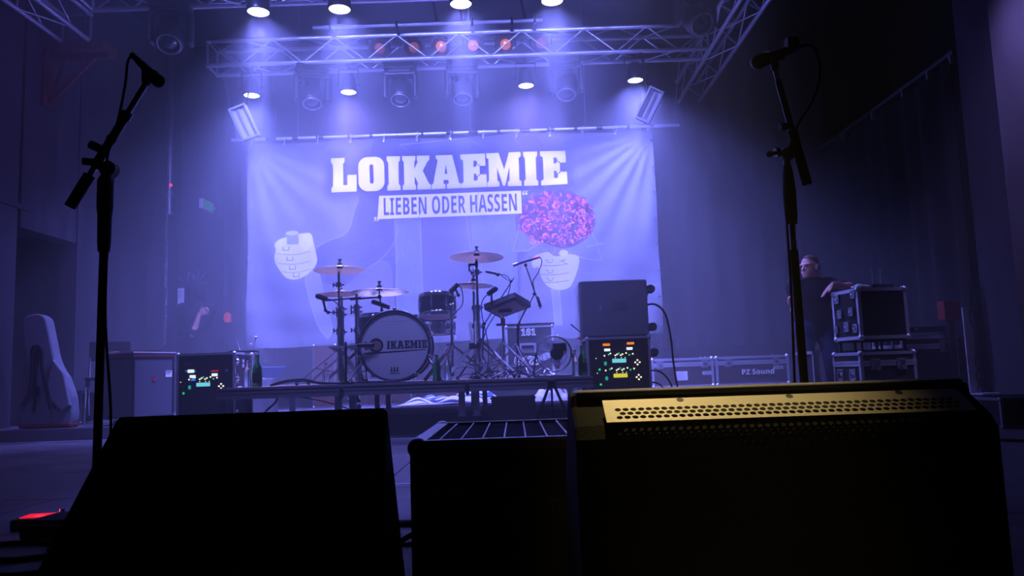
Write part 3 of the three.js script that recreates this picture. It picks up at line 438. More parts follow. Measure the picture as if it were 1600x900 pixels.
{
  const r = 0.3, d = 0.44, t = thing('bass_drum', 'big bass drum with band name across its white front head', 'drum', [-0.99, DECK, -6.4]); t.rotation.y = 0.04;
  const C = V(0, 0.303, 0), ax = (g) => g.rotateX(Math.PI / 2).translate(0, C.y, 0);
  obj('shell', ax(lathe([[r * 0.95, -d], [r * 0.95, 0]], 56)), M('#2a2a33', 0.3, 0.1, { side: THREE.DoubleSide }), t);
  const headTex = canvasTex(1024, 1024, (c, W) => {
    c.fillStyle = '#c4c2c2'; c.fillRect(0, 0, W, W); const s = W / 116; c.scale(s, s); c.fillStyle = '#16161a';
    c.fillStyle = '#e6e4e0'; c.fillStyle = '#1a1a20';
    [['L', 7, 15], ['O', 16, 27], ['I', 45, 50], ['K', 51, 62], ['A', 62.5, 74], ['E', 74.5, 84], ['M', 84.5, 97], ['I', 98, 103], ['E', 104, 113]].forEach(([ch, a, b]) => slab(c, ch, a, b, 50, 64));
    poly(c, [[5, 69], [110, 65.5], [110, 67], [70, 69.5], [5, 72]]); c.fill();
    c.globalAlpha = 0.7; c.font = 'bold 5px sans-serif'; c.textAlign = 'center'; c.fillText('— — — — — — —', 58, 18); c.font = '4px sans-serif'; c.fillText('— — — — —', 58, 22.5); c.globalAlpha = 1;
    for (const x of [52, 57, 62]) { c.beginPath(); c.arc(x, 96, 1.6, 0, 7); c.fill(); c.fillRect(x - 1.8, 98, 3.6, 5); } c.fillRect(49, 104.5, 17, 1.6);
  });
  const hg = new THREE.CircleGeometry(r * 0.945, 56).translate(0, C.y, 0.001); obj('front_head', hg, new THREE.MeshStandardMaterial({ map: headTex, roughness: 0.5 }), t);
  obj('back_head', new THREE.CircleGeometry(r * 0.945, 40).rotateY(Math.PI).translate(0, C.y, -d), m.drumHead, t);
  for (const z of [0.006, -d]) obj('hoop', ax(lathe([[r * 0.935, -0.022], [r, -0.022], [r, 0.022], [r * 0.935, 0.022], [r * 0.935, -0.022]], 56)).translate(0, 0, z), M('#3a3a44', 0.3, 0.2), t);
  const port = obj('port_ring', torus(0.05, 0.008, 36).translate(-0.152, C.y + 0.007, 0.004), m.black, t); obj('port', new THREE.CircleGeometry(0.05, 30).translate(-0.152, C.y + 0.007, 0.003), M('#8a7a6c', 0.6), port);
  for (let i = 0; i < 10; i++) { const a = i / 10 * 6.283 + 0.3, x = r * 1.0 * Math.cos(a), y = C.y + r * Math.sin(a); obj('claw', [rb(0.03, 0.03, 0.05, 0.006, x, y, 0.005, 1), rod([x, y, 0], [x, y, -d], 0.005, 0.005, 6), rb(0.025, 0.025, 0.06, 0.006, x * 0.97, C.y + (y - C.y) * 0.97, -d / 2, 1)], m.chrome, t); }
  for (const s of [-1, 1]) obj('spur', rod([s * 0.26, 0.2, -0.12], [s * 0.4, 0.004, 0.03], 0.01, 0.008), m.chrome, t);
  const km = thing('kick_microphone', 'round dark microphone poking from the bass drum port hole', 'microphone', [-1.175, DECK, -6.36]);
  obj('body', rod([-0.1, 0.31, 0.07], [0.0, 0.31, 0.03], 0.018, 0.02), m.blackMetal, km); obj('grille', sph(0.023, 0.01, 0.31, 0.025), m.blackMetal, km);
  obj('stand', [rod([-0.1, 0.31, 0.08], [-0.19, 0.3, 0.1], 0.007), rod([-0.19, 0.0, 0.1], [-0.19, 0.34, 0.1], 0.009), cyl(0.07, 0.07, 0.012, -0.19, 0.006, 0.1)], m.blackMetal, km);
  obj('lead', tube([[-0.1, 0.3, 0.08], [-0.04, 0.2, 0.12], [-0.03, 0.1, 0.1], [-0.02, 0.006, 0.12]], 0.004, 20), m.rubber, km);
}
{
  const t = drum('floor_tom', 'dark floor tom on legs behind the bass drum at left', [-1.215, 0.6, -7.09], 0.205, 0.44, m.drumBlack, 8);
  for (const a of [0.5, 2.6, 4.7]) obj('leg', rod([0.225 * Math.cos(a), 0.3, 0.225 * Math.sin(a)], [0.24 * Math.cos(a), -0.1545, 0.24 * Math.sin(a)], 0.008), m.chrome, t);
  drum('rack_tom', 'dark rack tom with chrome lugs mounted right above the bass drum', [-0.665, 0.985, -6.78], 0.165, 0.185, m.drumBlack, 8, m.drumHead, m.drumHead, -0.12, 0.03);
  drum('snare_drum', 'metal snare drum low behind the rack tom', [-0.72, 0.855, -7.18], 0.178, 0.11, m.steel, 8);
}
// ---------- stands ----------
function tripod(t, [x, y, z], hubY, spread, turn, mat = m.chrome, double = true) {
  for (let i = 0; i < 3; i++) {
    const a = turn + i * 2.094, dx = Math.cos(a), dz = Math.sin(a), nx = -dz * 0.012, nz = dx * 0.012;
    const l = obj('leg', double ? [bar([x + nx, hubY, z + nz], [x + dx * spread + nx, y + 0.012, z + dz * spread + nz], 0.008, 0.02), bar([x - nx, hubY, z - nz], [x + dx * spread - nx, y + 0.012, z + dz * spread - nz], 0.008, 0.02)] : [rod([x, hubY, z], [x + dx * spread, y + 0.012, z + dz * spread], 0.008)], mat, t);
    obj('brace', rod([x, y + (hubY - y) * 0.3, z], [x + dx * spread * 0.55, y + (hubY - y) * 0.45, z + dz * spread * 0.55], 0.005, 0.005, 6), mat, l);
    obj('rubber_foot', sph(0.017, x + dx * spread, y + 0.015, z + dz * spread, 10), m.rubber, l);
  }
}
function cymbalStand(label, x, z, poleTop, hubH, spread, turn, boom) {
  const t = thing('cymbal_stand', label, 'stand', [x, DECK, z]);
  tripod(t, [0, 0, 0], hubH, spread, turn);
  obj('lower_tube', rod([0, 0.03, 0], [0, 0.62, 0], 0.02), m.chrome, t); obj('upper_tube', rod([0, 0.5, 0], [0, poleTop, 0], 0.012), m.chrome, t);
  for (const y of [0.3, 0.46, 0.62, poleTop - 0.12]) { obj('clamp', [cyl(0.027, 0.027, 0.045, 0, y, 0, 14), bx(0.035, 0.014, 0.018, 0.03, y, 0)], m.chrome, t); obj('wing_screw', [rod([-0.02, y, 0], [-0.045, y, 0.005], 0.006), bx(0.01, 0.04, 0.012, -0.048, y, 0.005)], m.blackMetal, t); }
  let e = [0, poleTop, 0];
  if (boom) { obj('boom', rod([-0.06, boom[1] - 0.015, 0], [boom[0], boom[1], boom[2]], 0.008), m.blackMetal, t); e = boom; obj('tilter', [sph(0.02, ...e), bx(0.012, 0.05, 0.012, e[0] + 0.006, e[1] - 0.035, e[2])], m.blackMetal, t); obj('rod', rod(e, [e[0], e[1] + 0.1, e[2]], 0.006), m.blackMetal, t); e = [e[0], e[1] + 0.1, e[2]]; }
  return [x + e[0], DECK + e[1], z + e[2]];
}
function cymbal(label, [x, y, z], r, tx, tz) {
  const t = thing('cymbal', label, 'cymbal', [x, y, z]); t.rotation.set(tx, 0, tz);
  const pr = [[0.006, 0.03], [0.03, 0.028], [0.055, 0.016], [0.07, 0.01], [r * 0.6, 0.002], [r, -0.012], [r, -0.0135], [r * 0.6, 0.0], [0.07, 0.008], [0.055, 0.014], [0.03, 0.026], [0.006, 0.028]];
  obj('disc', lathe(pr, 56), m.brass, t);
  obj('felt', [cyl(0.022, 0.022, 0.018, 0, 0.041, 0), cyl(0.026, 0.026, 0.014, 0, 0.012, 0)], m.black, t);
  obj('wing_nut', [cyl(0.008, 0.008, 0.05, 0, 0.065, 0), cyl(0.017, 0.012, 0.018, 0, 0.078, 0)], m.blackMetal, t);
}
{
  const a = cymbalStand('leftmost tall chrome cymbal stand on the riser', -1.515, -6.7, 0.98, 0.31, 0.36, 2.9);
  cymbal('high bronze cymbal at the left of the kit', [-1.506, 1.428, -6.7], 0.225, -0.03, 0.02);
  const st = scene.children.find((o) => o.userData.label === 'leftmost tall chrome cymbal stand on the riser'); obj('tray', [bx(0.26, 0.01, 0.1, 0.07, 0.305, 0.08), bx(0.26, 0.02, 0.006, 0.07, 0.312, 0.13)], m.aluDull, st); obj('side_arm', [rod([-0.12, 0.72, 0.06], [0.2, 0.74, 0.04], 0.007), sph(0.016, -0.09, 0.62, 0.03), rod([-0.09, 0.62, 0.03], [0, 0.62, 0], 0.005)], m.blackMetal, st);
  const b = cymbalStand('short chrome stand just left of the bass drum', -1.55, -6.96, 0.79, 0.26, 0.3, 0.6);
  cymbal('low bronze cymbal at far left, half behind another', [-1.565, 1.244, -6.96], 0.2, -0.02, 0.02);
  const c = cymbalStand('chrome boom stand between bass drum and leftmost stand', -1.365, -6.72, 0.78, 0.28, 0.32, 1.3, [0.2, 0.745, 0.0]);
  cymbal('wide bronze cymbal left above the bass drum', [-1.165, 1.222, -6.72], 0.255, -0.035, 0.0);
  const d = cymbalStand('tall chrome cymbal stand right of the rack tom', -0.305, -6.7, 1.05, 0.36, 0.36, 0.35);
  obj('tilter', [bx(0.06, 0.02, 0.02, -0.03, 1.0, 0), bx(0.014, 0.07, 0.014, -0.065, 0.975, 0), cyl(0.014, 0.014, 0.05, 0, 1.0, 0)], m.blackMetal, scene.children.find((o) => o.userData.label === 'tall chrome cymbal stand right of the rack tom'));
  cymbal('high bronze cymbal at the right of the kit', [-0.302, 1.5, -6.7], 0.237, -0.07, -0.02);
  const t = thing('hi_hat_stand', 'slim hi-hat stand beside the tall right cymbal stand', 'stand', [-0.345, DECK, -6.86]);
  tripod(t, [0, 0, 0], 0.3, 0.3, 1.0); obj('tube', rod([0, 0.03, 0], [0, 0.78, 0], 0.013), m.chrome, t); obj('pull_rod', rod([0, 0.75, 0], [0, 1.0, 0], 0.004), m.chrome, t); obj('clutch', [cyl(0.012, 0.012, 0.07, 0, 0.92, 0), bx(0.04, 0.012, 0.012, 0.015, 0.94, 0)], m.chrome, t);
  obj('pedal', [bx(0.09, 0.012, 0.28, 0, 0.06, -0.2).rotateX(-0.1), bx(0.1, 0.012, 0.3, 0, 0.008, -0.2)], m.steel, t);
  cymbal('upper of the two small hi-hat cymbals', [-0.345, 1.268, -6.86], 0.178, -0.03, -0.04);
  { const h = thing('cymbal', 'lower of the two small hi-hat cymbals', 'cymbal', [-0.345, 1.244, -6.86]); h.rotation.set(Math.PI, 0, 0.02); obj('disc', lathe([[0.014, 0.02], [0.05, 0.012], [0.065, 0.004], [0.178, -0.008], [0.178, -0.0095], [0.065, 0.0025], [0.05, 0.01], [0.014, 0.018]], 48), m.brass, h); }
  const ts = thing('tom_stand', 'chrome tripod stand holding the rack tom', 'stand', [-0.53, DECK, -6.62]);
  tripod(ts, [0, 0, 0], 0.3, 0.36, -0.3); obj('tube', rod([0, 0.03, 0], [0, 0.66, 0], 0.013), m.chrome, ts); obj('arm', [rod([0, 0.62, 0], [0.02, 0.66, -0.02], 0.01), sph(0.022, 0, 0.64, 0), rod([0.0, 0.45, 0], [-0.05, 0.45, -0.2], 0.008)], m.chrome, ts);
  for (const y of [0.3, 0.45, 0.62]) obj('clamp', [cyl(0.02, 0.02, 0.035, 0, y, 0, 12), bx(0.04, 0.015, 0.02, -0.03, y, 0)], m.chrome, ts);
  // percussion pad and its stand
  const ps = thing('pad_stand', 'chrome tripod stand under the flat electronic pad', 'stand', [-0.09, DECK, -6.78]);
  tripod(ps, [0, 0, 0], 0.31, 0.3, 2.4); obj('tube', rod([0, 0.03, 0], [0, 0.58, 0], 0.012), m.chrome, ps); obj('clamp', [cyl(0.02, 0.02, 0.05, 0, 0.5, 0), bx(0.12, 0.02, 0.06, 0.02, 0.585, 0), bx(0.08, 0.02, 0.02, -0.02, 0.47, 0)], m.redDark, ps);
  const pd = thing('drum_pad', 'flat dark electronic drum pad tilted on its stand', 'drum pad', [-0.045, 1.06, -6.78]); pd.rotation.set(-0.3, -0.55, 0.1);
  obj('housing', rb(0.33, 0.06, 0.27, 0.012), m.plastic, pd); for (let i = 0; i < 3; i++) for (let j = 0; j < 3; j++) obj('pad', rb(0.1, 0.01, 0.075, 0.004, (i - 1) * 0.108, 0.032, (j - 1) * 0.083, 1), m.rubber, pd); obj('rear_panel', bx(0.3, 0.035, 0.004, 0, -0.003, 0.1355), m.grey, pd); obj('underside_plate', bx(0.26, 0.006, 0.2, 0, -0.032, 0), m.greyL, pd);
}
function smallMic(name, label, a, b, c, lead) {   // body from a to b, clip down to c
  const t = thing(name, label, 'microphone');
  obj('body', rod(a, b, 0.02, 0.024), m.blackMetal, t); obj('grille', sph(0.024, ...b), m.blackMetal, t); obj('clip', [bar([(a[0] + b[0]) / 2, (a[1] + b[1]) / 2, (a[2] + b[2]) / 2], c, 0.018, 0.018), sph(0.016, ...c)], m.plastic, t);
  if (lead) obj('lead', tube(lead, 0.0045, 30), m.rubber, t); return t;
}
smallMic('tom_microphone', 'dark microphone pointing left beside the leftmost stand', [-1.6, 1.155, -6.62], [-1.68, 1.185, -6.62], [-1.615, 1.06, -6.62], [[-1.6, 1.155, -6.62], [-1.56, 1.15, -6.64], [-1.5, 1.08, -6.67], [-1.49, 0.9, -6.68], [-1.5, 0.6, -6.68], [-1.45, 0.432, -6.6]]);
smallMic('tom_microphone', 'dark microphone aimed at the floor tom', [-1.12, 1.095, -6.98], [-1.26, 1.15, -6.96], [-1.19, 1.07, -6.97], [[-1.12, 1.085, -6.98], [-1.07, 1.05, -6.95], [-1.04, 1.02, -6.94], [-1.03, 0.9, -6.93]]);
smallMic('tom_microphone', 'dark angled microphone clipped above the rack tom rim', [-0.475, 1.265, -6.74], [-0.535, 1.205, -6.74], [-0.475, 1.165, -6.74], [[-0.475, 1.265, -6.74], [-0.445, 1.22, -6.73], [-0.44, 1.08, -6.72], [-0.52, 0.98, -6.68], [-0.54, 0.8, -6.66]]);
smallMic('pad_microphone', 'dark microphone leaning between hi-hat and drum pad', [-0.215, 1.15, -6.62], [-0.145, 1.195, -6.62], [-0.18, 1.04, -6.64], [[-0.215, 1.15, -6.62], [-0.26, 1.1, -6.64], [-0.27, 1.0, -6.66], [-0.22, 0.7, -6.64], [-0.24, 0.432, -6.55]]);
{
  const t = thing('overhead_stand', 'thin boom stand with a microphone left of the right fist print', 'microphone stand', [0, DECK, -6.98]), D = (y) => y - DECK;
  tripod(t, [-0.3, 0, 0], 0.3, 0.3, 0.2, m.blackMetal, false); obj('pole', rod([-0.3, 0.02, 0], [-0.27, D(0.92), 0], 0.009), m.blackMetal, t); obj('boom', [rod([-0.29, D(0.88), 0], [0.02, D(1.33), 0.02], 0.007), rod([-0.01, D(1.29), 0.02], [-0.1, D(1.36), 0.03], 0.005)], m.steel, t); obj('clamp', sph(0.018, -0.265, D(0.92), 0), m.blackMetal, t); obj('clamp', sph(0.014, -0.005, D(1.3), 0.02), m.blackMetal, t);
  const q = thing('overhead_microphone', 'slim pencil microphone above the drum pad', 'microphone', [0, 0, -6.95]);
  obj('body', rod([-0.235, 1.395, 0], [-0.11, 1.365, 0], 0.012, 0.013), m.blackMetal, q); obj('clip', sph(0.02, -0.125, 1.365, 0), m.plastic, q); obj('lead', tube([[-0.11, 1.365, 0], [-0.04, 1.345, 0], [-0.015, 1.28, 0.01], [-0.05, 1.15, 0.01], [-0.25, 0.85, 0], [-0.32, 0.43, 0.05]], 0.0045, 40), m.rubber, q);
  const s = thing('overhead_stand', 'silver boom stand crossing in front of the right fist print', 'microphone stand', [0, DECK, -6.9]);
  tripod(s, [0.02, 0, 0], 0.3, 0.28, 1.2, m.steel, false); obj('pole', rod([0.02, 0.02, 0], [0.04, D(0.9), 0], 0.009), m.blackMetal, s); obj('boom', [rod([0.03, D(0.88), 0], [0.205, D(1.175), 0], 0.007), rod([0.25, D(1.03), 0], [0.13, D(1.43), 0], 0.0075)], m.chrome, s); obj('clamp', sph(0.017, 0.2, D(1.17), 0), m.blackMetal, s); obj('clamp', sph(0.016, 0.13, D(1.435), 0), m.blackMetal, s); obj('counterweight', rod([0.225, D(1.14), 0], [0.25, D(1.05), 0], 0.014), m.blackMetal, s);
  const p = thing('overhead_microphone', 'slim microphone with a red tip over the right fist print', 'microphone', [0, 0, -6.9]);
  obj('body', rod([0.03, 1.44, 0], [0.25, 1.5, 0], 0.011, 0.01), m.blackMetal, p); obj('grille', rod([0.015, 1.436, 0], [0.06, 1.448, 0], 0.017), m.steel, p); obj('plug', rod([0.2, 1.488, 0], [0.26, 1.505, 0], 0.013), M('#c0304a', 0.4), p); obj('lead', tube([[0.26, 1.505, 0], [0.28, 1.47, 0], [0.24, 1.36, 0], [0.19, 1.28, 0.01], [0.2, 1.18, 0.01], [0.06, 0.92, 0.01], [0.05, 0.5, 0.01]], 0.0045, 40), m.rubber, p);
  const k = thing('drumstick_pair', 'pair of white drumsticks standing beside the right cymbal stand', 'drumsticks', [0, DECK, -6.66]);
  obj('stick', rod([-0.355, 0.29, 0.02], [-0.375, 0.49, 0.02], 0.014, 0.012), m.white, k); obj('stick', rod([-0.325, 0.3, 0.04], [-0.325, 0.5, 0.04], 0.009, 0.007), m.white, k); obj('holder', [bx(0.1, 0.05, 0.05, -0.335, 0.285, 0.02)], m.black, k);
  const c = flightCase('drum_case', 'dark case with outlined white numbers behind the fan', { w: 0.47, h: 0.5, d: 0.4, pos: [0.155, DECK, -7.75], panel: m.tolex, e: 0.02, category: 'case' });
  obj('top_plate', bx(0.5, 0.012, 0.42, 0, 0.525, 0), m.aluDull, c); obj('handle_dish', [bx(0.16, 0.095, 0.006, -0.02, 0.28, 0.201)], m.aluDull, c); obj('handle', bx(0.12, 0.03, 0.015, -0.02, 0.29, 0.208), m.blackMetal, c);
  const outl = (text) => (g, W, H) => { g.font = 'bold 112px serif'; g.textAlign = 'center'; g.textBaseline = 'middle'; g.lineWidth = 6; g.strokeStyle = '#f0eef0'; g.strokeText(text, W / 2, H / 2); };
  sticker(c, 'number_print', 0.2, 0.09, -0.01, 0.435, 0.2, outl('161'), 0, '#17171a'); sticker(c, 'number_print', 0.26, 0.1, -0.03, 0.155, 0.2, outl('0423'), 0, '#17171a');
  // fan
  const f = thing('desk_fan', 'round chrome fan with a dark motor at the right of the riser', 'fan', [0.33, DECK, -6.42]); const cy = 0.19, R = 0.145;
  obj('motor', [cyl(0.055, 0.05, 0.09, 0, 0, 0).rotateX(Math.PI / 2).translate(0.02, cy, 0.03), rb(0.11, 0.07, 0.05, 0.012, 0.045, cy + 0.055, 0.06)], m.black, f);
  for (const z of [-0.05, 0.045]) obj('guard_ring', torus(R * (z < 0 ? 0.99 : 1), 0.005, 40).translate(0, cy, z), m.chrome, f);
  for (const q2 of [0.035, 0.07, 0.105]) obj('guard_ring', torus(q2, 0.002, 30).translate(0, cy, 0.07 - q2 * 0.15), m.chrome, f);
  for (let i = 0; i < 32; i++) { const a = i / 32 * 6.283; obj('guard_wire', [rod([Math.cos(a) * 0.03, cy + Math.sin(a) * 0.03, 0.066], [Math.cos(a) * R, cy + Math.sin(a) * R, 0.045], 0.0016, 0.0016, 5), rod([Math.cos(a) * R, cy + Math.sin(a) * R, -0.05], [Math.cos(a) * R, cy + Math.sin(a) * R, 0.045], 0.0016, 0.0016, 5)], m.chrome, f); }
  for (let i = 0; i < 4; i++) { const s2 = new THREE.Shape(); s2.moveTo(0.02, -0.015); s2.quadraticCurveTo(0.08, -0.07, 0.125, -0.02); s2.quadraticCurveTo(0.12, 0.04, 0.02, 0.015); obj('blade', new THREE.ExtrudeGeometry(s2, { depth: 0.003, bevelEnabled: false }).rotateX(0.4).rotateZ(i * 1.571 + 0.4).translate(0, cy, -0.02), m.alu, f); }
  obj('foot', [tube([[-0.15, cy, 0], [-0.165, 0.1, 0.02], [-0.17, 0.008, 0.06], [0, 0.008, 0.08], [0.17, 0.008, 0.06], [0.165, 0.1, 0.02], [0.15, cy, 0]], 0.007, 50), tube([[-0.17, 0.008, 0.06], [-0.15, 0.008, -0.08], [0.15, 0.008, -0.08], [0.17, 0.008, 0.06]], 0.006, 30)], m.blackMetal, f);
}
// ---------- bottles ----------
function bottle(label, x, y, z, mat, h = 0.24, r = 0.033, lab) {
  const t = thing('bottle', label, 'bottle', [x, y, z]);
  obj('glass', lathe([[0.001, 0.002], [r, 0.002], [r, h * 0.55], [r * 0.92, h * 0.63], [r * 0.45, h * 0.78], [r * 0.4, h * 0.97], [r * 0.46, h], [0.001, h]], 24), mat, t);
  obj('cap', cyl(r * 0.44, r * 0.48, 0.012, 0, h + 0.004, 0, 16), m.steel, t); if (lab) obj('paper_label', lathe([[r + 0.001, h * 0.15], [r + 0.001, h * 0.45]], 24), M(lab, 0.6), t);
}
bottle('clear glass water bottle at the left end of the riser', -2.155, DECK, -6.25, glassClear, 0.225, 0.03);
bottle('dark green bottle at the left end of the riser', -2.078, DECK, -6.24, glassGreen, 0.25, 0.038, '#16301f');
bottle('green bottle in front of the tom stand', -0.625, DECK, -6.2, glassGreen, 0.2, 0.033);
bottle('clear bottle standing right of a green one by the bass drum', -0.54, DECK, -6.21, glassClear, 0.21, 0.032);
bottle('clear bottle between the fan and the amplifier', 0.485, DECK, -6.2, glassClear, 0.2, 0.028);
bottle('dark green bottle against the amplifier rack', 0.545, DECK, -6.2, glassGreen, 0.235, 0.036, '#0f1d16');
bottle('small green bottle among the left stand legs', -1.44, DECK, -6.5, glassGreen, 0.16, 0.03); bottle('small clear bottle among the left stand legs', -1.6, DECK, -6.55, glassClear, 0.17, 0.03);
// ---------- amplifier racks ----------
function rackPanel(t, x0, y0, z, s, parts) {   // displays, lamps and knobs: [kind, x, y, w, h, material]
  for (const [kind, x, y, w, h, mat] of parts) obj(kind, kind === 'knob' ? cyl(w, w, 0.014, 0, 0, 0, 14).rotateX(Math.PI / 2).translate(x0 + x * s, y0 + y * s, z + 0.008) : rb(w * s, h * s, 0.006, 0.002, x0 + x * s, y0 + y * s, z + 0.004, 1), mat, t);
}
const G = { white: glow('#eaf6ff', 1.3), cyan: glow('#7ff0ff', 0.95), yellow: glow('#f2e83a', 0.95), green: glow('#19e08a', 1.2), teal: glow('#10c9a4', 0.8), orange: glow('#ff8a1a', 1.1), warm: glow('#fff2d8', 1.6), blue: glow('#3a6bff', 1.2), red: glow('#ff2a3a', 0.5) };
const pads = (x, y) => [[0, 1], [1, 0], [0, -1], [-1, 0]].map(([a, b]) => ['indicator_light', x + a * 0.018, y + b * 0.018, 0.014, 0.012, G.warm]);
function ampFace(screen) {
  return [['display', 0, 0.04, 0.115, 0.032, screen], ...pads(0.15, 0.022), ['ring_light', -0.115, 0.02, 0.022, 0.03, G.teal], ['ring_light', -0.165, -0.028, 0.016, 0.016, G.green],
    ...[-0.12, -0.085, -0.07, -0.03, -0.015, 0, 0.015, 0.03, 0.06, 0.085, 0.115].map((x, i) => ['indicator_light', x, 0.085 + 0.008 * ((i * 7) % 3), 0.012, 0.012, i % 4 === 1 ? G.green : G.warm]), ...[-0.19, -0.03, 0.02, 0.05].map((x) => ['indicator_light', x, 0.065, 0.007, 0.007, G.warm])];
}
{
  const t = flightCase('amplifier_rack', 'black amplifier rack with glowing screens under the big cabinet', { w: 0.53, h: 0.57, d: 0.5, pos: [0.865, 0.14, -6.65], panel: m.tolex, e: 0.02, casters: 0.03, category: 'amplifier' });
  obj('front_panel', bx(0.47, 0.52, 0.012, 0, 0.315, 0.25), m.black, t);
  for (let i = 0; i < 5; i++) obj('unit_seam', bx(0.47, 0.003, 0.006, 0, 0.1 + i * 0.1, 0.257), m.grey, t);
  const F = 0.257;
  rackPanel(t, 0, 0.36, F, 1, ampFace(G.cyan)); rackPanel(t, 0.005, 0.238, F, 1, ampFace(G.yellow));
  rackPanel(t, 0, 0, F, 1, [['display', -0.1, 0.535, 0.06, 0.02, G.orange], ['display', 0.1, 0.54, 0.06, 0.02, G.orange], ['display', -0.095, 0.492, 0.05, 0.022, G.white], ['display', 0.09, 0.497, 0.05, 0.022, G.white], ['nameplate', -0.16, 0.1, 0.045, 0.012, M('#1f5a52', 0.6)], ['knob', 0.17, 0.49, 0.012, 0, m.grey], ['knob', -0.18, 0.47, 0.012, 0, m.grey], ['knob', 0.19, 0.42, 0.01, 0, m.grey]]);
  obj('antenna', rod([-0.25, 0.6, 0.2], [-0.385, 0.715, 0.24], 0.004, 0.005), m.blackMetal, t);
  const c = thing('speaker_cabinet', 'large dark cabinet lying on the amplifier rack, wheels on its right side', 'cabinet', [0.845, 0.7465, -6.66]);
  obj('box', rb(0.57, 0.465, 0.5, 0.012, 0, 0.2325, 0), M('#7c7c84', 0.75, 0, { bumpMap: bumpFine, bumpScale: 0.001 }), c); obj('edge_strip', [bx(0.02, 0.44, 0.02, -0.278, 0.2325, 0.243), bx(0.54, 0.012, 0.02, 0, 0.459, 0.243)], m.aluDull, c);
  obj('recess_plate', bx(0.13, 0.075, 0.004, 0.05, 0.25, 0.251), M('#6c6c74', 0.6), c);
  sticker(c, 'maker_mark', 0.03, 0.055, -0.11, 0.24, 0.2515, words('TOP', '#d9d7dc', 'bold 150px sans-serif', 0.5, 0.5, 0.9, -Math.PI / 2), 0, '#7c7c84');
  for (const [y, z] of [[0.07, 0.16], [0.07, -0.16], [0.39, 0.16], [0.39, -0.16]]) { const w = obj('caster', [bx(0.01, 0.07, 0.07, 0.29, y, z), bx(0.05, 0.006, 0.04, 0.315, y + 0.022, z), bx(0.05, 0.006, 0.04, 0.315, y - 0.022, z)], m.chrome, c); obj('wheel', cyl(0.037, 0.037, 0.028, 0, 0, 0, 18).rotateX(Math.PI / 2).translate(0.33, y, z), m.grey, w); }
  for (const [y, z] of [[0.43, 0.16], [0.43, -0.16]]) { const w = obj('caster', [bx(0.01, 0.07, 0.07, 0.27, y + 0.03, z), bx(0.05, 0.006, 0.04, 0.295, y + 0.05, z), bx(0.05, 0.006, 0.04, 0.295, y + 0.01, z)], m.chrome, t); obj('wheel', cyl(0.037, 0.037, 0.028, 0, 0, 0, 18).rotateX(Math.PI / 2).translate(0.31, y + 0.03, z), m.grey, w); }
  tag(obj('cable', tube([[1.13, 1.0, -6.45], [1.19, 1.0, -6.42], [1.26, 0.93, -6.4], [1.3, 0.75, -6.4], [1.31, 0.5, -6.38], [1.33, 0.3, -6.36], [1.36, 0.147, -6.36]], 0.008, 50), m.rubber), 'black cable hanging from the right side of the big cabinet', 'cable');
  tag(obj('cable', tube([[1.12, 0.45, -6.6], [1.22, 0.44, -6.55], [1.29, 0.36, -6.5], [1.32, 0.25, -6.48], [1.34, 0.147, -6.5]], 0.007, 40), m.rubber), 'upper short black cable arching from the amplifier rack', 'cable');
  tag(obj('cable', tube([[1.12, 0.35, -6.6], [1.2, 0.34, -6.53], [1.25, 0.27, -6.47], [1.27, 0.147, -6.45]], 0.007, 40), m.rubber), 'lower short black cable arching from the amplifier rack', 'cable');
}
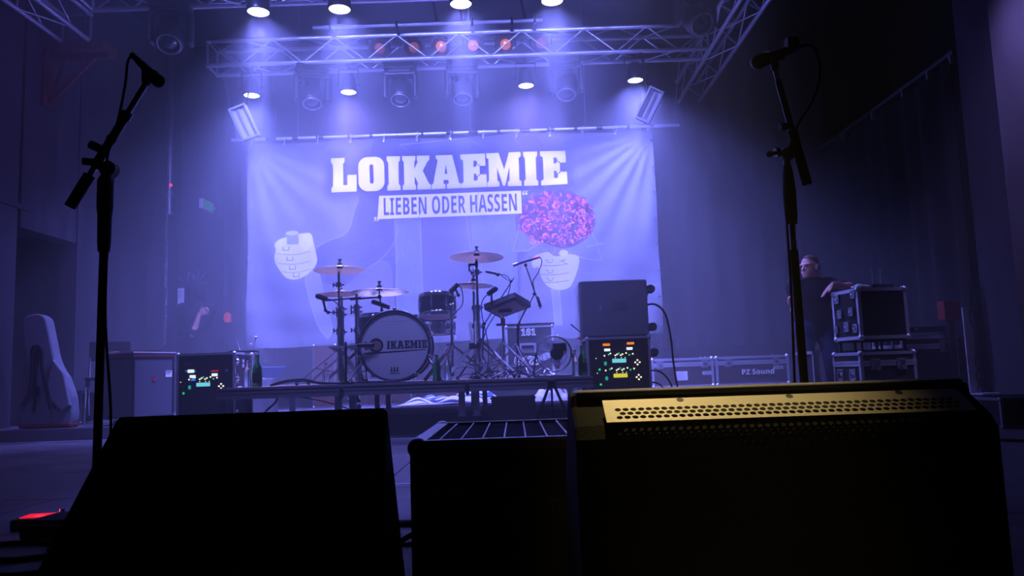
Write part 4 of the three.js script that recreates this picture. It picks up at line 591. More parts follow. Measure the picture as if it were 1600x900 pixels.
{
  const t = flightCase('amplifier_rack', 'black amplifier rack with glowing screens at the left end of the riser', { w: 0.495, h: 0.67, d: 0.45, pos: [-2.605, 0, -6.74], panel: m.tolex, e: 0.02, casters: 0.055, category: 'amplifier' });
  obj('front_panel', bx(0.44, 0.62, 0.012, 0, 0.39, 0.225), m.black, t); const F = 0.232;
  rackPanel(t, -0.015, 0.42, F, 1, ampFace(G.cyan)); rackPanel(t, 0, 0, F, 1, [['display', -0.12, 0.575, 0.055, 0.028, G.white], ['display', -0.105, 0.53, 0.05, 0.024, G.white], ['display', 0.08, 0.538, 0.05, 0.024, G.white], ['display', 0.08, 0.57, 0.06, 0.012, G.red], ['indicator_light', -0.16, 0.577, 0.012, 0.012, G.blue], ['indicator_light', -0.085, 0.573, 0.008, 0.008, G.green], ['ring_light', -0.1, 0.5, 0.04, 0.014, G.blue], ['nameplate', -0.16, 0.63, 0.06, 0.03, M('#2c2c33', 0.6)], ['knob', 0.18, 0.57, 0.01, 0, m.greyL]]);
  sticker(t, 'number_sticker', 0.07, 0.085, 0.249, 0.63, 0.03, (c, W, H) => { words('161', '#f0eef2', 'bold 150px sans-serif', 0.5, 0.28)(c, W, H); words('161', '#f0eef2', 'bold 150px sans-serif', 0.5, 0.74)(c, W, H); }, Math.PI / 2, '#2a2a36');
  sticker(t, 'pale_sticker', 0.1, 0.11, 0.249, 0.38, 0.12, (c, W, H) => { c.fillStyle = '#8b8aa0'; c.fillRect(W * 0.15, H * 0.15, W * 0.7, H * 0.5); c.fillStyle = '#55546a'; c.fillRect(W * 0.3, H * 0.3, W * 0.4, H * 0.2); }, Math.PI / 2);
  for (const y of [0.65, 0.5, 0.2]) obj('latch', [bx(0.008, 0.08, 0.06, 0.251, y, 0.19), sph(0.018, 0.256, y, 0.19)], m.chrome, t);
  const a = thing('wireless_receiver', 'low grey receiver with two rod antennas on the left rack', 'receiver', [-2.4, 0.726, -6.8]);
  obj('housing', rb(0.22, 0.02, 0.14, 0.006, 0.02, 0.01, 0), m.blackMetal, a); obj('antenna', rod([-0.02, 0.02, 0], [-0.055, 0.13, 0], 0.005), m.greyL, a); obj('antenna', [rod([0.08, 0.02, -0.05], [0.105, 0.13, -0.05], 0.004), sph(0.012, 0.106, 0.135, -0.05)], m.greyL, a);
  // tall dark case left of the rack, corner to the viewer
  const k = flightCase('tall_case', 'tall dark blue-grey case with a reddish top, left of the left rack', { w: 0.45, h: 0.56, d: 0.45, pos: [-3.57, 0.11, -7.32], turn: 1.12, panel: M('#55555f', 0.7, 0, { map: grainFine }), edge: m.blackMetal, e: 0.018, casters: 0.06, category: 'case' });
  obj('top_tray', [bx(0.46, 0.035, 0.46, 0, 0.64, 0)], m.redDark, k); for (const v of [-1, 1]) { obj('tray_rim', bx(0.47, 0.012, 0.012, 0, 0.662, v * 0.23), m.alu, k); obj('tray_rim', bx(0.012, 0.012, 0.47, v * 0.23, 0.662, 0), m.alu, k); }
  sticker(k, 'sticker', 0.07, 0.06, 0.16, 0.46, 0.2265, (c, W, H) => { c.fillStyle = '#444'; c.fillRect(20, 20, W - 40, 40); c.fillRect(20, 90, W - 90, 30); }); sticker(k, 'red_sticker', 0.04, 0.05, 0.0, 0.42, 0.2265, (c, W, H) => { c.fillStyle = '#111'; c.fillRect(60, 60, 120, 60); }, 0, '#8c2030');
  const gt = thing('guitar', 'guitar headstock poking out on top of the reddish topped case', 'guitar', [-3.66, 0.778, -7.3], 0.5);
  obj('neck', bx(0.34, 0.022, 0.05, 0.12, 0.011, 0), m.brownPly, gt); obj('headstock', new THREE.ExtrudeGeometry(new THREE.Shape([[0, -0.03], [-0.14, -0.045], [-0.17, -0.02], [-0.16, 0.03], [0, 0.025]].map((p) => new THREE.Vector2(...p))), { depth: 0.016, bevelEnabled: false }).rotateX(-Math.PI / 2).translate(-0.05, 0.003, 0), m.brownPly, gt);
  for (let i = 0; i < 6; i++) obj('tuner', [rod([-0.08 - i * 0.02, 0.012, 0.03], [-0.085 - i * 0.02, 0.006, 0.062], 0.004), sph(0.009, -0.085 - i * 0.02, 0.006, 0.066, 8)], m.chrome, gt);
}
// ---------- left wing ----------
{
  const t = thing('guitar_bag', 'grey padded guitar gig bag leaning against the left wall', 'bag', [-4.28, 0.112, -7.12], 0.05); t.rotation.x = -0.06;
  const s = new THREE.Shape(); s.moveTo(-0.2, 0.0); s.lineTo(0.2, 0.0); s.quadraticCurveTo(0.225, 0.02, 0.22, 0.1); s.lineTo(0.2, 0.24); s.lineTo(0.13, 0.42); s.quadraticCurveTo(0.06, 0.5, 0.02, 0.62); s.lineTo(-0.06, 0.93); s.quadraticCurveTo(-0.08, 1.0, -0.15, 1.0); s.lineTo(-0.2, 0.99); s.quadraticCurveTo(-0.26, 0.98, -0.245, 0.9); s.lineTo(-0.2, 0.62); s.lineTo(-0.2, 0.5); s.quadraticCurveTo(-0.23, 0.3, -0.22, 0.1); s.closePath();
  obj('padded_body', new THREE.ExtrudeGeometry(s, { depth: 0.1, bevelEnabled: true, bevelSize: 0.02, bevelThickness: 0.025, bevelSegments: 4 }).translate(0, 0.03, -0.05), m.bagGrey, t);
  obj('base_guard', rb(0.47, 0.045, 0.16, 0.02, 0, 0.024, 0), m.red, t);
  const p = new THREE.Shape(); p.moveTo(0.0, 0.2); p.lineTo(0.14, 0.06); p.lineTo(0.2, 0.1); p.lineTo(0.13, 0.38); p.lineTo(0.04, 0.5); p.closePath();
  obj('side_pocket', new THREE.ExtrudeGeometry(p, { depth: 0.03, bevelEnabled: true, bevelSize: 0.012, bevelThickness: 0.014, bevelSegments: 3 }).translate(0.02, 0.1, 0.075), m.bagGrey, t);
  for (const pts of [[[-0.14, 0.68, 0.09], [-0.12, 0.5, 0.11], [-0.13, 0.34, 0.105], [-0.19, 0.2, 0.1]], [[-0.06, 0.7, 0.09], [-0.03, 0.52, 0.11], [0.03, 0.36, 0.13], [0.08, 0.16, 0.13]], [[-0.1, 0.72, 0.09], [-0.1, 0.5, 0.1], [-0.09, 0.3, 0.095]]]) obj('strap', tube(pts, 0.016, 24, 8), m.bagDark, t);
  obj('grab_handle', tube([[-0.15, 0.66, 0.085], [-0.13, 0.73, 0.11], [-0.08, 0.735, 0.11], [-0.05, 0.67, 0.085]], 0.013, 24), m.bagDark, t);
  obj('sternum_strap', [bx(0.1, 0.08, 0.02, -0.1, 0.33, 0.1), bx(0.025, 0.16, 0.01, -0.09, 0.22, 0.092)], m.bagDark, t);
  // folding chair and box beside it, nearly lost in the dark
  const c = thing('folding_chair', 'dark chair with thin bright tube legs right of the gig bag', 'chair', [-4.08, 0.11, -7.75], 0.4);
  obj('seat', rb(0.38, 0.03, 0.36, 0.012, 0, 0.44, 0), m.bagDark, c); obj('backrest', rb(0.38, 0.2, 0.025, 0.01, 0, 0.72, -0.2), m.bagDark, c);
  for (const s2 of [-1, 1]) { obj('leg', tube([[s2 * 0.18, 0.0, 0.2], [s2 * 0.18, 0.2, 0.14], [s2 * 0.18, 0.42, 0.05], [s2 * 0.18, 0.45, -0.02]], 0.011, 20), m.chrome, c); obj('leg', tube([[s2 * 0.18, 0.0, -0.2], [s2 * 0.18, 0.3, -0.12], [s2 * 0.18, 0.5, -0.17], [s2 * 0.18, 0.8, -0.22]], 0.011, 20), m.chrome, c); }
  flightCase('road_case', 'dark road case at the far left edge behind the gig bag', { w: 0.5, h: 0.32, d: 0.55, pos: [-4.55, 0.11, -7.95], panel: m.blackRough, edge: m.steel, e: 0.02, category: 'case' });
  const pp = thing('wall_pipe', 'vertical pipe on the back corner with a red lamp on it', 'pipe', [-4.52, 0, -10.04]);
  obj('pipe', rod([0, 2.72, 0], [0, 5.28, 0], 0.035), m.steel, pp); obj('collar', [cyl(0.05, 0.05, 0.05, 0, 2.98, 0), cyl(0.045, 0.045, 0.03, 0, 2.72, 0), cyl(0.045, 0.045, 0.03, 0, 3.6, 0)], m.aluDull, pp); obj('red_lamp', sph(0.022, 0.03, 3.1, 0.03), glow('#ff3355', 1.6), pp);
  const ch = thing('chain', 'silver chain hanging down from the corner pipe', 'chain', [-4.52, 0, -9.98]);
  for (let i = 0; i < 46; i++) { const g = new THREE.TorusGeometry(0.016, 0.0045, 6, 14).scale(1, 1.5, 1); obj('link', (i % 2 ? g.rotateY(Math.PI / 2) : g).translate((rnd() - 0.5) * 0.006, 2.7 - i * 0.038, 0), m.chrome, ch); }
  const ex = thing('exit_sign', 'small green exit sign sticking out above the back doorway', 'sign', [-4.1, 2.88, -10.45], 0);
  obj('housing', bx(0.05, 0.13, 0.36, -0.05, 0, 0.1), m.white, ex); obj('green_sign_face', bx(0.006, 0.11, 0.33, -0.021, 0, 0.1), glow('#2fb07a', 0.35), ex); obj('wall_arm', bx(0.03, 0.03, 0.2, -0.05, 0.02, -0.13), m.grey, ex);
  const no = thing('paper_notice', 'white paper notice taped on the left corner wall', 'notice', [-4.43, 1.62, -10.415], 0);
  obj('backing', bx(0.1, 0.32, 0.02, -0.08, 0, -0.01), m.grey, no); sticker(no, 'paper', 0.085, 0.28, -0.08, 0, 0.0025, (c2, W, H) => { c2.fillStyle = '#7c7a86'; for (let i = 0; i < 10; i++) c2.fillRect(30, 60 + i * 38, 120 + (i * 61) % 80, 14); c2.fillRect(150, 560, 60, 200); });
  const al = thing('alarm_box', 'small glowing orange-red box on the back wall left of the banner', 'alarm', [-3.87, 1.34, -10.4]);
  obj('wall_plate', bx(0.07, 0.1, 0.08, 0, 0, -0.06), m.greyL, al); obj('red_lamp_box', lathe([[0.001, -0.07], [0.035, -0.065], [0.05, -0.02], [0.045, 0.04], [0.02, 0.065], [0.001, 0.07]], 16), M('#b8402a', 0.3, 0, { emissive: new THREE.Color(1, 0.16, 0.08), emissiveIntensity: 0.3 }), al);
  const dr = thing('passage_door', 'dark scribbled door leaf in the back left opening', 'door', [-4.56, 0.11, -10.46], 0);
  obj('leaf', bx(0.62, 2.6, 0.04, 0.3, 1.3, 0), M('#2c2b33', 0.7, 0, { map: grain }), dr);
  const scr = M('#9896ac', 0.8); for (const pts of [[[0.12, 1.83, 0.024], [0.16, 1.88, 0.024], [0.13, 1.78, 0.024], [0.17, 1.72, 0.024]], [[0.2, 1.7, 0.024], [0.21, 1.86, 0.024], [0.26, 1.72, 0.024], [0.28, 1.9, 0.024]], [[0.38, 1.86, 0.024], [0.32, 1.8, 0.024], [0.33, 1.72, 0.024], [0.4, 1.72, 0.024]], [[-0.0, 1.8, 0.024], [0.06, 1.76, 0.024], [0.1, 1.77, 0.024]]]) obj('scribble', tube(pts, 0.004, 20, 5), scr, dr);
}
// ---------- under and behind the riser ----------
{
  const pat = canvasTex(512, 512, (c, W) => {
    c.fillStyle = '#a2a2ac'; c.fillRect(0, 0, W, W); c.lineWidth = 22; const col = ['#1c2b52', '#2f4474', '#141f3e'];
    for (let i = 0; i < 7; i++) { c.strokeStyle = col[i % 3]; c.beginPath(); c.ellipse(60 + i * 70, 130 + (i * 97) % 280, 46, 62, i, 0, 7); c.stroke(); c.beginPath(); c.moveTo(0, i * 80); c.bezierCurveTo(170, i * 80 - 60, 300, i * 80 + 90, 512, i * 80); c.stroke(); }
  });
  const t = thing('printed_cloth', 'crumpled white and blue printed cloth lying under the riser', 'cloth', [-0.62, 0.149, -8.5]);
  const g = new THREE.PlaneGeometry(1.3, 0.6, 60, 30).rotateX(-Math.PI / 2), p = g.attributes.position;
  for (let i = 0; i < p.count; i++) { const x = p.getX(i), z = p.getZ(i), e = Math.max(0, 1 - (x / 0.65) ** 2) * Math.max(0, 1 - (z / 0.31) ** 2); p.setY(i, 0.008 + e * (0.1 + 0.05 * Math.sin(x * 9 + z * 5) + 0.03 * Math.sin(x * 21 - z * 14) + 0.02 * Math.cos(z * 27 + x * 6))); }
  g.computeVertexNormals(); obj('fabric', g, new THREE.MeshStandardMaterial({ map: pat, roughness: 0.85, side: THREE.DoubleSide }), t);
  const w = obj('floor_mat', rb(4.0, 0.008, 3.0, 0.003, -0.3, 0.1445, -8.0), M('#57555c', 0.75, 0, { map: grain })); tag(w, 'pale floor mat covering the platform below the riser', 'mat');
  flightCase('wooden_case', 'dark brown case tucked under the right part of the riser', { w: 0.34, h: 0.235, d: 0.3, pos: [-0.02, 0.0, -6.16], panel: m.brown, edge: m.brown, e: 0.014, casters: 0.05, category: 'case' });
  flightCase('road_case', 'reddish brown case standing behind the left of the riser', { w: 0.26, h: 0.7, d: 0.3, pos: [-2.12, 0.149, -8.75], panel: m.brownPly, edge: m.steel, e: 0.02, category: 'case' });
  flightCase('road_case', 'brown case with two bright bolts under the riser, left of centre', { w: 0.6, h: 0.3, d: 0.3, pos: [-1.45, 0.149, -8.8], panel: m.brown, edge: m.steel, e: 0.02, category: 'case' });
  flightCase('road_case', 'low brown case seen under the middle of the riser', { w: 0.5, h: 0.3, d: 0.4, pos: [-0.75, 0.149, -9.15], panel: m.brown, edge: m.brown, e: 0.02, category: 'case' });
  const k = thing('metal_keg', 'shiny metal drum standing under the left of the riser', 'barrel', [-2.75, 0.11, -8.3]); obj('barrel', lathe([[0.001, 0], [0.2, 0], [0.21, 0.02], [0.2, 0.05], [0.2, 0.2], [0.212, 0.21], [0.2, 0.22], [0.2, 0.36], [0.21, 0.38], [0.19, 0.4], [0.001, 0.4]], 32), m.steel, k); obj('rim', torus(0.205, 0.008).rotateX(Math.PI / 2).translate(0, 0.385, 0), m.chrome, k);
  const b = thing('blue_tub', 'blue plastic tub behind the left end of the riser', 'tub', [-2.62, 0.51, -8.3]); obj('tub', lathe([[0.001, 0.0], [0.12, 0.0], [0.15, 0.1], [0.158, 0.1], [0.125, -0.0]], 28), m.blueBin, b); obj('rim', torus(0.154, 0.007).rotateX(Math.PI / 2).translate(0, 0.1, 0), m.blueBin, b);
  const cr = thing('crumpled_sheet', 'crumpled white plastic sheet with a red strip under the right riser end', 'sheet', [0.42, 0.149, -8.45]);
  { const q = new THREE.PlaneGeometry(0.6, 0.5, 30, 24).rotateX(-Math.PI / 2), v = q.attributes.position; for (let i = 0; i < v.count; i++) { const x = v.getX(i), z = v.getZ(i); v.setY(i, 0.01 + 0.09 * Math.max(0, 1 - (x / 0.3) ** 2) * Math.max(0, 1 - (z / 0.25) ** 2) * (1 + 0.5 * Math.sin(x * 31 + z * 17) + 0.4 * Math.sin(z * 43 - x * 12))); } q.computeVertexNormals(); obj('sheet', q, M('#8f8f98', 0.6, 0, { side: THREE.DoubleSide }), cr); obj('red_strip', rb(0.14, 0.02, 0.05, 0.006, 0.05, 0.13, -0.02), m.red, cr); }
  bottle('tall clear bottle under the riser behind its second leg', -1.42, 0.145, -6.95, glassClear, 0.19, 0.035, '#9fc7d8');
  const s = thing('low_tripod', 'black short tripod standing in front of the right riser end', 'tripod', [0.28, 0, -5.98]);
  obj('head', rb(0.06, 0.06, 0.05, 0.008, 0, 0.38, 0), m.blackMetal, s); for (const [dx, dz] of [[-0.17, 0.08], [0.16, 0.08], [0.0, -0.08]]) obj('leg', bar([dx * 0.1, 0.37, dz * 0.1], [dx, 0.005, dz], 0.016, 0.016), m.blackMetal, s);
}
// ---------- cables on the riser and platform ----------
const cableAt = (label, pts, r = 0.008, mat = m.rubber) => tag(obj('cable', tube(pts, r, 70, 7), mat), label, 'cable');
cableAt('black cable lying along the left front of the riser deck', [[-2.0, DECK + 0.009, -6.32], [-1.9, DECK + 0.04, -6.35], [-1.75, DECK + 0.05, -6.38], [-1.62, DECK + 0.02, -6.4], [-1.5, DECK + 0.009, -6.42], [-1.2, DECK + 0.009, -6.3], [-0.95, DECK + 0.009, -6.26]]);
cableAt('second black cable looping left of the drum stands', [[-2.02, DECK + 0.009, -6.45], [-1.92, DECK + 0.03, -6.5], [-1.78, DECK + 0.035, -6.55], [-1.66, DECK + 0.009, -6.6], [-1.4, DECK + 0.009, -6.36]]);
for (let i = 0; i < 7; i++) {
  const x = -0.45 + i * 0.1, pts = [0, 1, 2, 3, 4, 5].map((k) => [x - 0.05 + k * 0.05 + 0.06 * (rnd() - 0.5), DECK + 0.009 + (k % 5 ? 0.012 + rnd() * 0.05 : 0), -6.35 - rnd() * 0.3 - k * 0.03]);
  tag(obj('cable', tube(pts, 0.006, 50, 6), i % 3 ? m.rubber : m.greyL), 'tangled cable among the stand feet right of the bass drum', 'cable', 'tangled cables on the riser');
}
cableAt('black cable along the platform edge under the riser', [[-1.6, 0.148, -6.4], [-1.2, 0.15, -6.45], [-0.8, 0.148, -6.42], [-0.4, 0.148, -6.47], [0.0, 0.148, -6.42], [0.3, 0.148, -6.46], [0.5, 0.148, -6.42]], 0.008);
cableAt('pale cable curving down below the left riser corner', [[-2.0, 0.41, -6.6], [-2.02, 0.3, -6.55], [-2.1, 0.2, -6.5], [-1.95, 0.155, -6.45], [-1.8, 0.15, -6.42]], 0.009, m.greyL);
cableAt('thin dark line slanting under the left riser section', [[-2.05, 0.36, -6.8], [-1.7, 0.27, -6.9], [-1.4, 0.16, -7.0]], 0.005);
// ---------- people ----------
function sdfGeo(fn, lo, hi, n) {
  const mc = new MarchingCubes(n, m.skin, false, false, 120000), S = [0, 1, 2].map((i) => hi[i] - lo[i]);
  mc.isolation = 0;
  for (let z = 0; z < n; z++) for (let y = 0; y < n; y++) for (let x = 0; x < n; x++) mc.field[z * n * n + y * n + x] = -fn(lo[0] + S[0] * x / n, lo[1] + S[1] * y / n, lo[2] + S[2] * z / n);
  mc.update();
  const a = mc.positionArray.slice(0, mc.count * 3);
  for (let i = 0; i < a.length; i += 3) for (let k = 0; k < 3; k++) a[i + k] = lo[k] + S[k] * (a[i + k] + 1) / 2;
  let g = new THREE.BufferGeometry(); g.setAttribute('position', new THREE.BufferAttribute(a, 3)); g = mergeVertices(g, 1e-5); g.computeVertexNormals(); return g;
}
const smin = (a, b, k) => { const h = Math.max(k - Math.abs(a - b), 0) / k; return Math.min(a, b) - h * h * k / 4; };
function capsule(x, y, z, [a, b, ra, rb2]) {
  const dx = b[0] - a[0], dy = b[1] - a[1], dz = b[2] - a[2], px = x - a[0], py = y - a[1], pz = z - a[2], t = Math.min(1, Math.max(0, (px * dx + py * dy + pz * dz) / (dx * dx + dy * dy + dz * dz + 1e-9)));
  return Math.hypot(px - dx * t, py - dy * t, pz - dz * t) - (ra + (rb2 - ra) * t);
}
const field = (bones, k, grow = 0) => (x, y, z) => { let d = 9; for (const b of bones) d = smin(d, capsule(x, y, z, b), k); return d - grow; };
const bounds = (bones, pad) => { const lo = [9, 9, 9], hi = [-9, -9, -9]; for (const [a, b, r, s] of bones) for (const p of [a, b]) for (let k = 0; k < 3; k++) { lo[k] = Math.min(lo[k], p[k] - Math.max(r, s) - pad); hi[k] = Math.max(hi[k], p[k] + Math.max(r, s) + pad); } return [lo, hi]; };
const lerp3 = (a, b, t) => [0, 1, 2].map((k) => a[k] + (b[k] - a[k]) * t);
function handBones(wrist, dir, palmN, side, curl, L = 0.17) {   // dir: along the hand, palmN: palm faces, side: towards the thumb
  const D = V(...dir).normalize(), N = V(...palmN).normalize(), S = V(...side).normalize(), W = V(...wrist), at = (d, s, n) => W.clone().addScaledVector(D, d * L).addScaledVector(S, s * L).addScaledVector(N, n * L).toArray();
  const out = [[at(0, 0, 0), at(0.4, 0.12, 0), 0.022, 0.016], [at(0, 0, 0), at(0.42, 0, 0), 0.022, 0.017], [at(0, 0, 0), at(0.4, -0.13, 0), 0.022, 0.015]];
  [[0.2, 0.42, 0.9], [0.07, 0.45, 1], [-0.06, 0.43, 0.95], [-0.19, 0.38, 0.75]].forEach(([s, b, l], i) => { const c = curl * (1 + i * 0.12), q = (t) => at(b + l * 0.5 * Math.sin(Math.min(1.5, t * 1.2)) * (1 - 0.35 * c * t), s * (1 - 0.1 * t), 0.45 * c * t * t * l); out.push([at(b - 0.12, s * 0.8, 0), q(0.35), 0.0105, 0.0095], [q(0.35), q(0.7), 0.0095, 0.0085], [q(0.7), q(1), 0.0085, 0.0075]); });
  out.push([at(0.1, 0.1, 0.02), at(0.28, 0.3, 0.06), 0.014, 0.011], [at(0.28, 0.3, 0.06), at(0.46, 0.38, 0.12), 0.0105, 0.0085]); return out;
}
function headGeo(c, face, up, h) {   // c: centre of the head, h: its height
  const F = V(...face).normalize(), R = V(...up).cross(F).normalize(), U = F.clone().cross(R).normalize(), s = h / 0.24;
  const ell = (f, r, u, cf, cr, cu, a, b, d) => { const q = Math.hypot((f - cf) / a, (r - cr) / b, (u - cu) / d); return (q - 1) * Math.min(a, b, d); };
  const fn = (x, y, z) => {
    const p = V(x - c[0], y - c[1], z - c[2]).multiplyScalar(1 / s), f = p.dot(F), r = p.dot(R), u = p.dot(U), ar = Math.abs(r);
    let d = ell(f, r, u, -0.012, 0, 0.025, 0.095, 0.077, 0.095);
    d = smin(d, ell(f, r, u, 0.025, 0, -0.05, 0.062, 0.055, 0.068), 0.04); d = smin(d, ell(f, r, u, 0.055, 0, -0.096, 0.022, 0.026, 0.018), 0.03);
    d = smin(d, capsule(f, ar, u, [[0.075, 0, 0.012], [0.1, 0, -0.03], 0.008, 0.014]), 0.02); d = smin(d, ell(f, ar, u, 0.07, 0.03, 0.02, 0.016, 0.028, 0.01), 0.018); d = smin(d, ell(f, ar, u, 0.07, 0.012, -0.063, 0.015, 0.02, 0.008), 0.014);
    d = -smin(-d, ell(f, ar, u, 0.092, 0.033, 0.002, 0.016, 0.018, 0.01), 0.012);
    d = smin(d, ell(f, ar, u, -0.012, 0.08, -0.01, 0.02, 0.011, 0.032), 0.006);
    return smin(d, capsule(f, r, u, [[-0.03, 0, -0.05], [-0.045, 0, -0.16], 0.052, 0.056]), 0.03) * s;
  };
  const e = h * 0.78; return { geo: sdfGeo(fn, [c[0] - e, c[1] - e, c[2] - e], [c[0] + e, c[1] + e, c[2] + e], 84), F, R, U, s, fn };
}
function person(label, j, face, parts) {
  const t = thing('person', label, 'person', [j.base[0], j.base[1], j.base[2]]), o = j.base, rel = (p) => [p[0] - o[0], p[1] - o[1], p[2] - o[2]];
  for (const k of Object.keys(j)) if (k !== 'base') j[k] = rel(j[k]);
  const arms = [[j.shR, j.elR, 0.052, 0.04], [j.elR, j.wrR, 0.04, 0.026], [j.shL, j.elL, 0.052, 0.04], [j.elL, j.wrL, 0.04, 0.026]];
  const torso = [[j.shR, j.shL, 0.07, 0.07], [j.chestR, j.chestL, 0.1, 0.1], [j.waistR, j.waistL, 0.1, 0.1], [j.chest, j.waist, 0.12, 0.12], [j.neck, j.chest, 0.05, 0.09], [j.hipR, j.hipL, 0.1, 0.1], [j.waist, lerp3(j.hipR, j.hipL, 0.5), 0.12, 0.11]];
  const legs = [[j.hipR, j.knR, 0.085, 0.058], [j.knR, j.anR, 0.058, 0.04], [j.hipL, j.knL, 0.085, 0.058], [j.knL, j.anL, 0.058, 0.04]];
  const feet = [j.anR, j.anL].map((a, i) => [[a[0], 0.035, a[2]], [a[0] + face[0] * 0.14 + (i ? 0.03 : -0.02), 0.03, a[2] + 0.12], 0.04, 0.032]);
  const all = [...arms, ...torso, ...legs, ...feet], [lo, hi] = bounds(all, 0.03);
  const H = headGeo(j.head, face, [0, 1, 0], 0.245), hand = (b) => sdfGeo(field(b, 0.008), ...bounds(b, 0.01), 64);
  const hands = [[...j.handsR], [...j.handsL]];
  obj('body', [sdfGeo(field(all, 0.05), lo, hi, 104), H.geo, hand(hands[0]), hand(hands[1])].map((g) => g), m.skin, t);
  const sleeve = [[j.shR, lerp3(j.shR, j.elR, parts.sleeve), 0.058, 0.055], [j.shL, lerp3(j.shL, j.elL, parts.sleeve), 0.058, 0.055], ...(parts.long ? [[j.elL, lerp3(j.elL, j.wrL, 0.3), 0.05, 0.045]] : [])], shirt = [...sleeve, ...torso];
  obj('shirt', sdfGeo(field(shirt, 0.05, 0.014), ...bounds(shirt, 0.04), 84), m.shirt, t);
  const tr = [...legs, torso[5], [j.hipR, lerp3(j.waist, j.hipR, 0.6), 0.1, 0.1]]; obj('trousers', sdfGeo(field(tr, 0.05, 0.012), ...bounds(tr, 0.04), 84), m.denim, t);
  obj('shoes', sdfGeo(field(feet, 0.03, 0.012), ...bounds(feet, 0.03), 48), m.black, t);
  const P = (f, r, u) => V(...j.head).addScaledVector(H.F, f * H.s).addScaledVector(H.R, r * H.s).addScaledVector(H.U, u * H.s).toArray();
  obj('hair', sdfGeo((x, y, z) => { const p = V(x - j.head[0], y - j.head[1], z - j.head[2]); return Math.max(H.fn(x, y, z) - parts.hair, -(p.dot(H.U) + p.dot(H.F) * -0.75 + parts.hairline)); }, j.head.map((v) => v - 0.2), j.head.map((v) => v + 0.2), 60), parts.hairMat, t);
  for (const s of [-1, 1]) obj('eye', sph(0.0095, ...P(0.079, s * 0.033, 0.002), 10), m.plastic, t);
  obj('mouth', bar(P(0.079, -0.022, -0.063), P(0.079, 0.022, -0.063), 0.003, 0.004), M('#7a3f3a', 0.6), t);
  return t;
}
{
  const j = { base: [3.03, 0.14, -7.72], head: [2.99, 1.42, -7.66], neck: [3.0, 1.3, -7.69], shR: [2.83, 1.235, -7.68], shL: [3.19, 1.225, -7.68], chest: [3.01, 1.14, -7.69], chestR: [2.95, 1.13, -7.68], chestL: [3.07, 1.13, -7.68], waist: [3.03, 0.95, -7.72], waistR: [2.97, 0.95, -7.72], waistL: [3.09, 0.95, -7.72], hipR: [2.94, 0.82, -7.74], hipL: [3.12, 0.82, -7.74], knR: [2.9, 0.5, -7.68], knL: [3.14, 0.5, -7.66], anR: [2.88, 0.21, -7.78], anL: [3.16, 0.21, -7.76], elR: [2.87, 1.0, -7.8], wrR: [2.77, 1.05, -7.62], elL: [3.2, 1.165, -7.28], wrL: [3.02, 1.19, -7.2] };
  const o = j.base, r = (p) => [p[0] - o[0], p[1] - o[1], p[2] - o[2]];
  j.handsR = handBones(r(j.wrR), [-0.45, 0.5, 0.35], [1, 0.2, 0.2], [0.2, 0.6, 0.6], 0.9, 0.12); j.handsL = handBones(r(j.wrL), [-0.8, -0.55, 0.3], [-0.5, -0.8, 0], [-0.1, -0.2, 1], 0.6);
  const fix = (k) => k;   // hands are given relative to the base already
  const hr = j.handsR, hl = j.handsL; delete j.handsR; delete j.handsL;
  const jj = { ...j }; Object.defineProperty(jj, 'handsR', { value: hr, enumerable: false }); Object.defineProperty(jj, 'handsL', { value: hl, enumerable: false });
  const t = person('man in black t-shirt and jeans leaning his arm on the right case stack', jj, [-0.85, 0.02, 0.5], { sleeve: 0.7, hair: 0.003, hairline: -0.03, hairMat: M('#6b4f44', 0.8) });
  const lg = canvasTex(256, 160, (c, W, H) => { c.fillStyle = '#111114'; c.fillRect(0, 0, W, H); c.fillStyle = '#b9d2ff'; c.font = 'bold 64px sans-serif'; c.textAlign = 'center'; c.fillText('~~~', W / 2, 56); c.fillStyle = '#9fc0f5'; c.beginPath(); c.ellipse(W / 2, 78, 92, 38, 0, 0, 7); c.fill(); c.fillStyle = '#182848'; for (let i = 0; i < 4; i++) c.fillRect(60 + i * 36, 60, 20, 34); c.fillStyle = '#d8c8a0'; c.fillRect(50, 128, 156, 14); });
  const pg = new THREE.PlaneGeometry(0.115, 0.075, 8, 4), pp = pg.attributes.position; for (let i = 0; i < pp.count; i++) pp.setZ(i, -2.4 * pp.getX(i) * pp.getX(i)); pg.computeVertexNormals();
  obj('chest_print', pg.translate(0.04, 1.0, 0.15), new THREE.MeshStandardMaterial({ map: lg, roughness: 0.8, side: THREE.DoubleSide }), t);
  obj('earphone', torus(0.024, 0.006, 14).rotateY(0.6).translate(0.035, 1.28, 0.12), m.greyL, t);
}
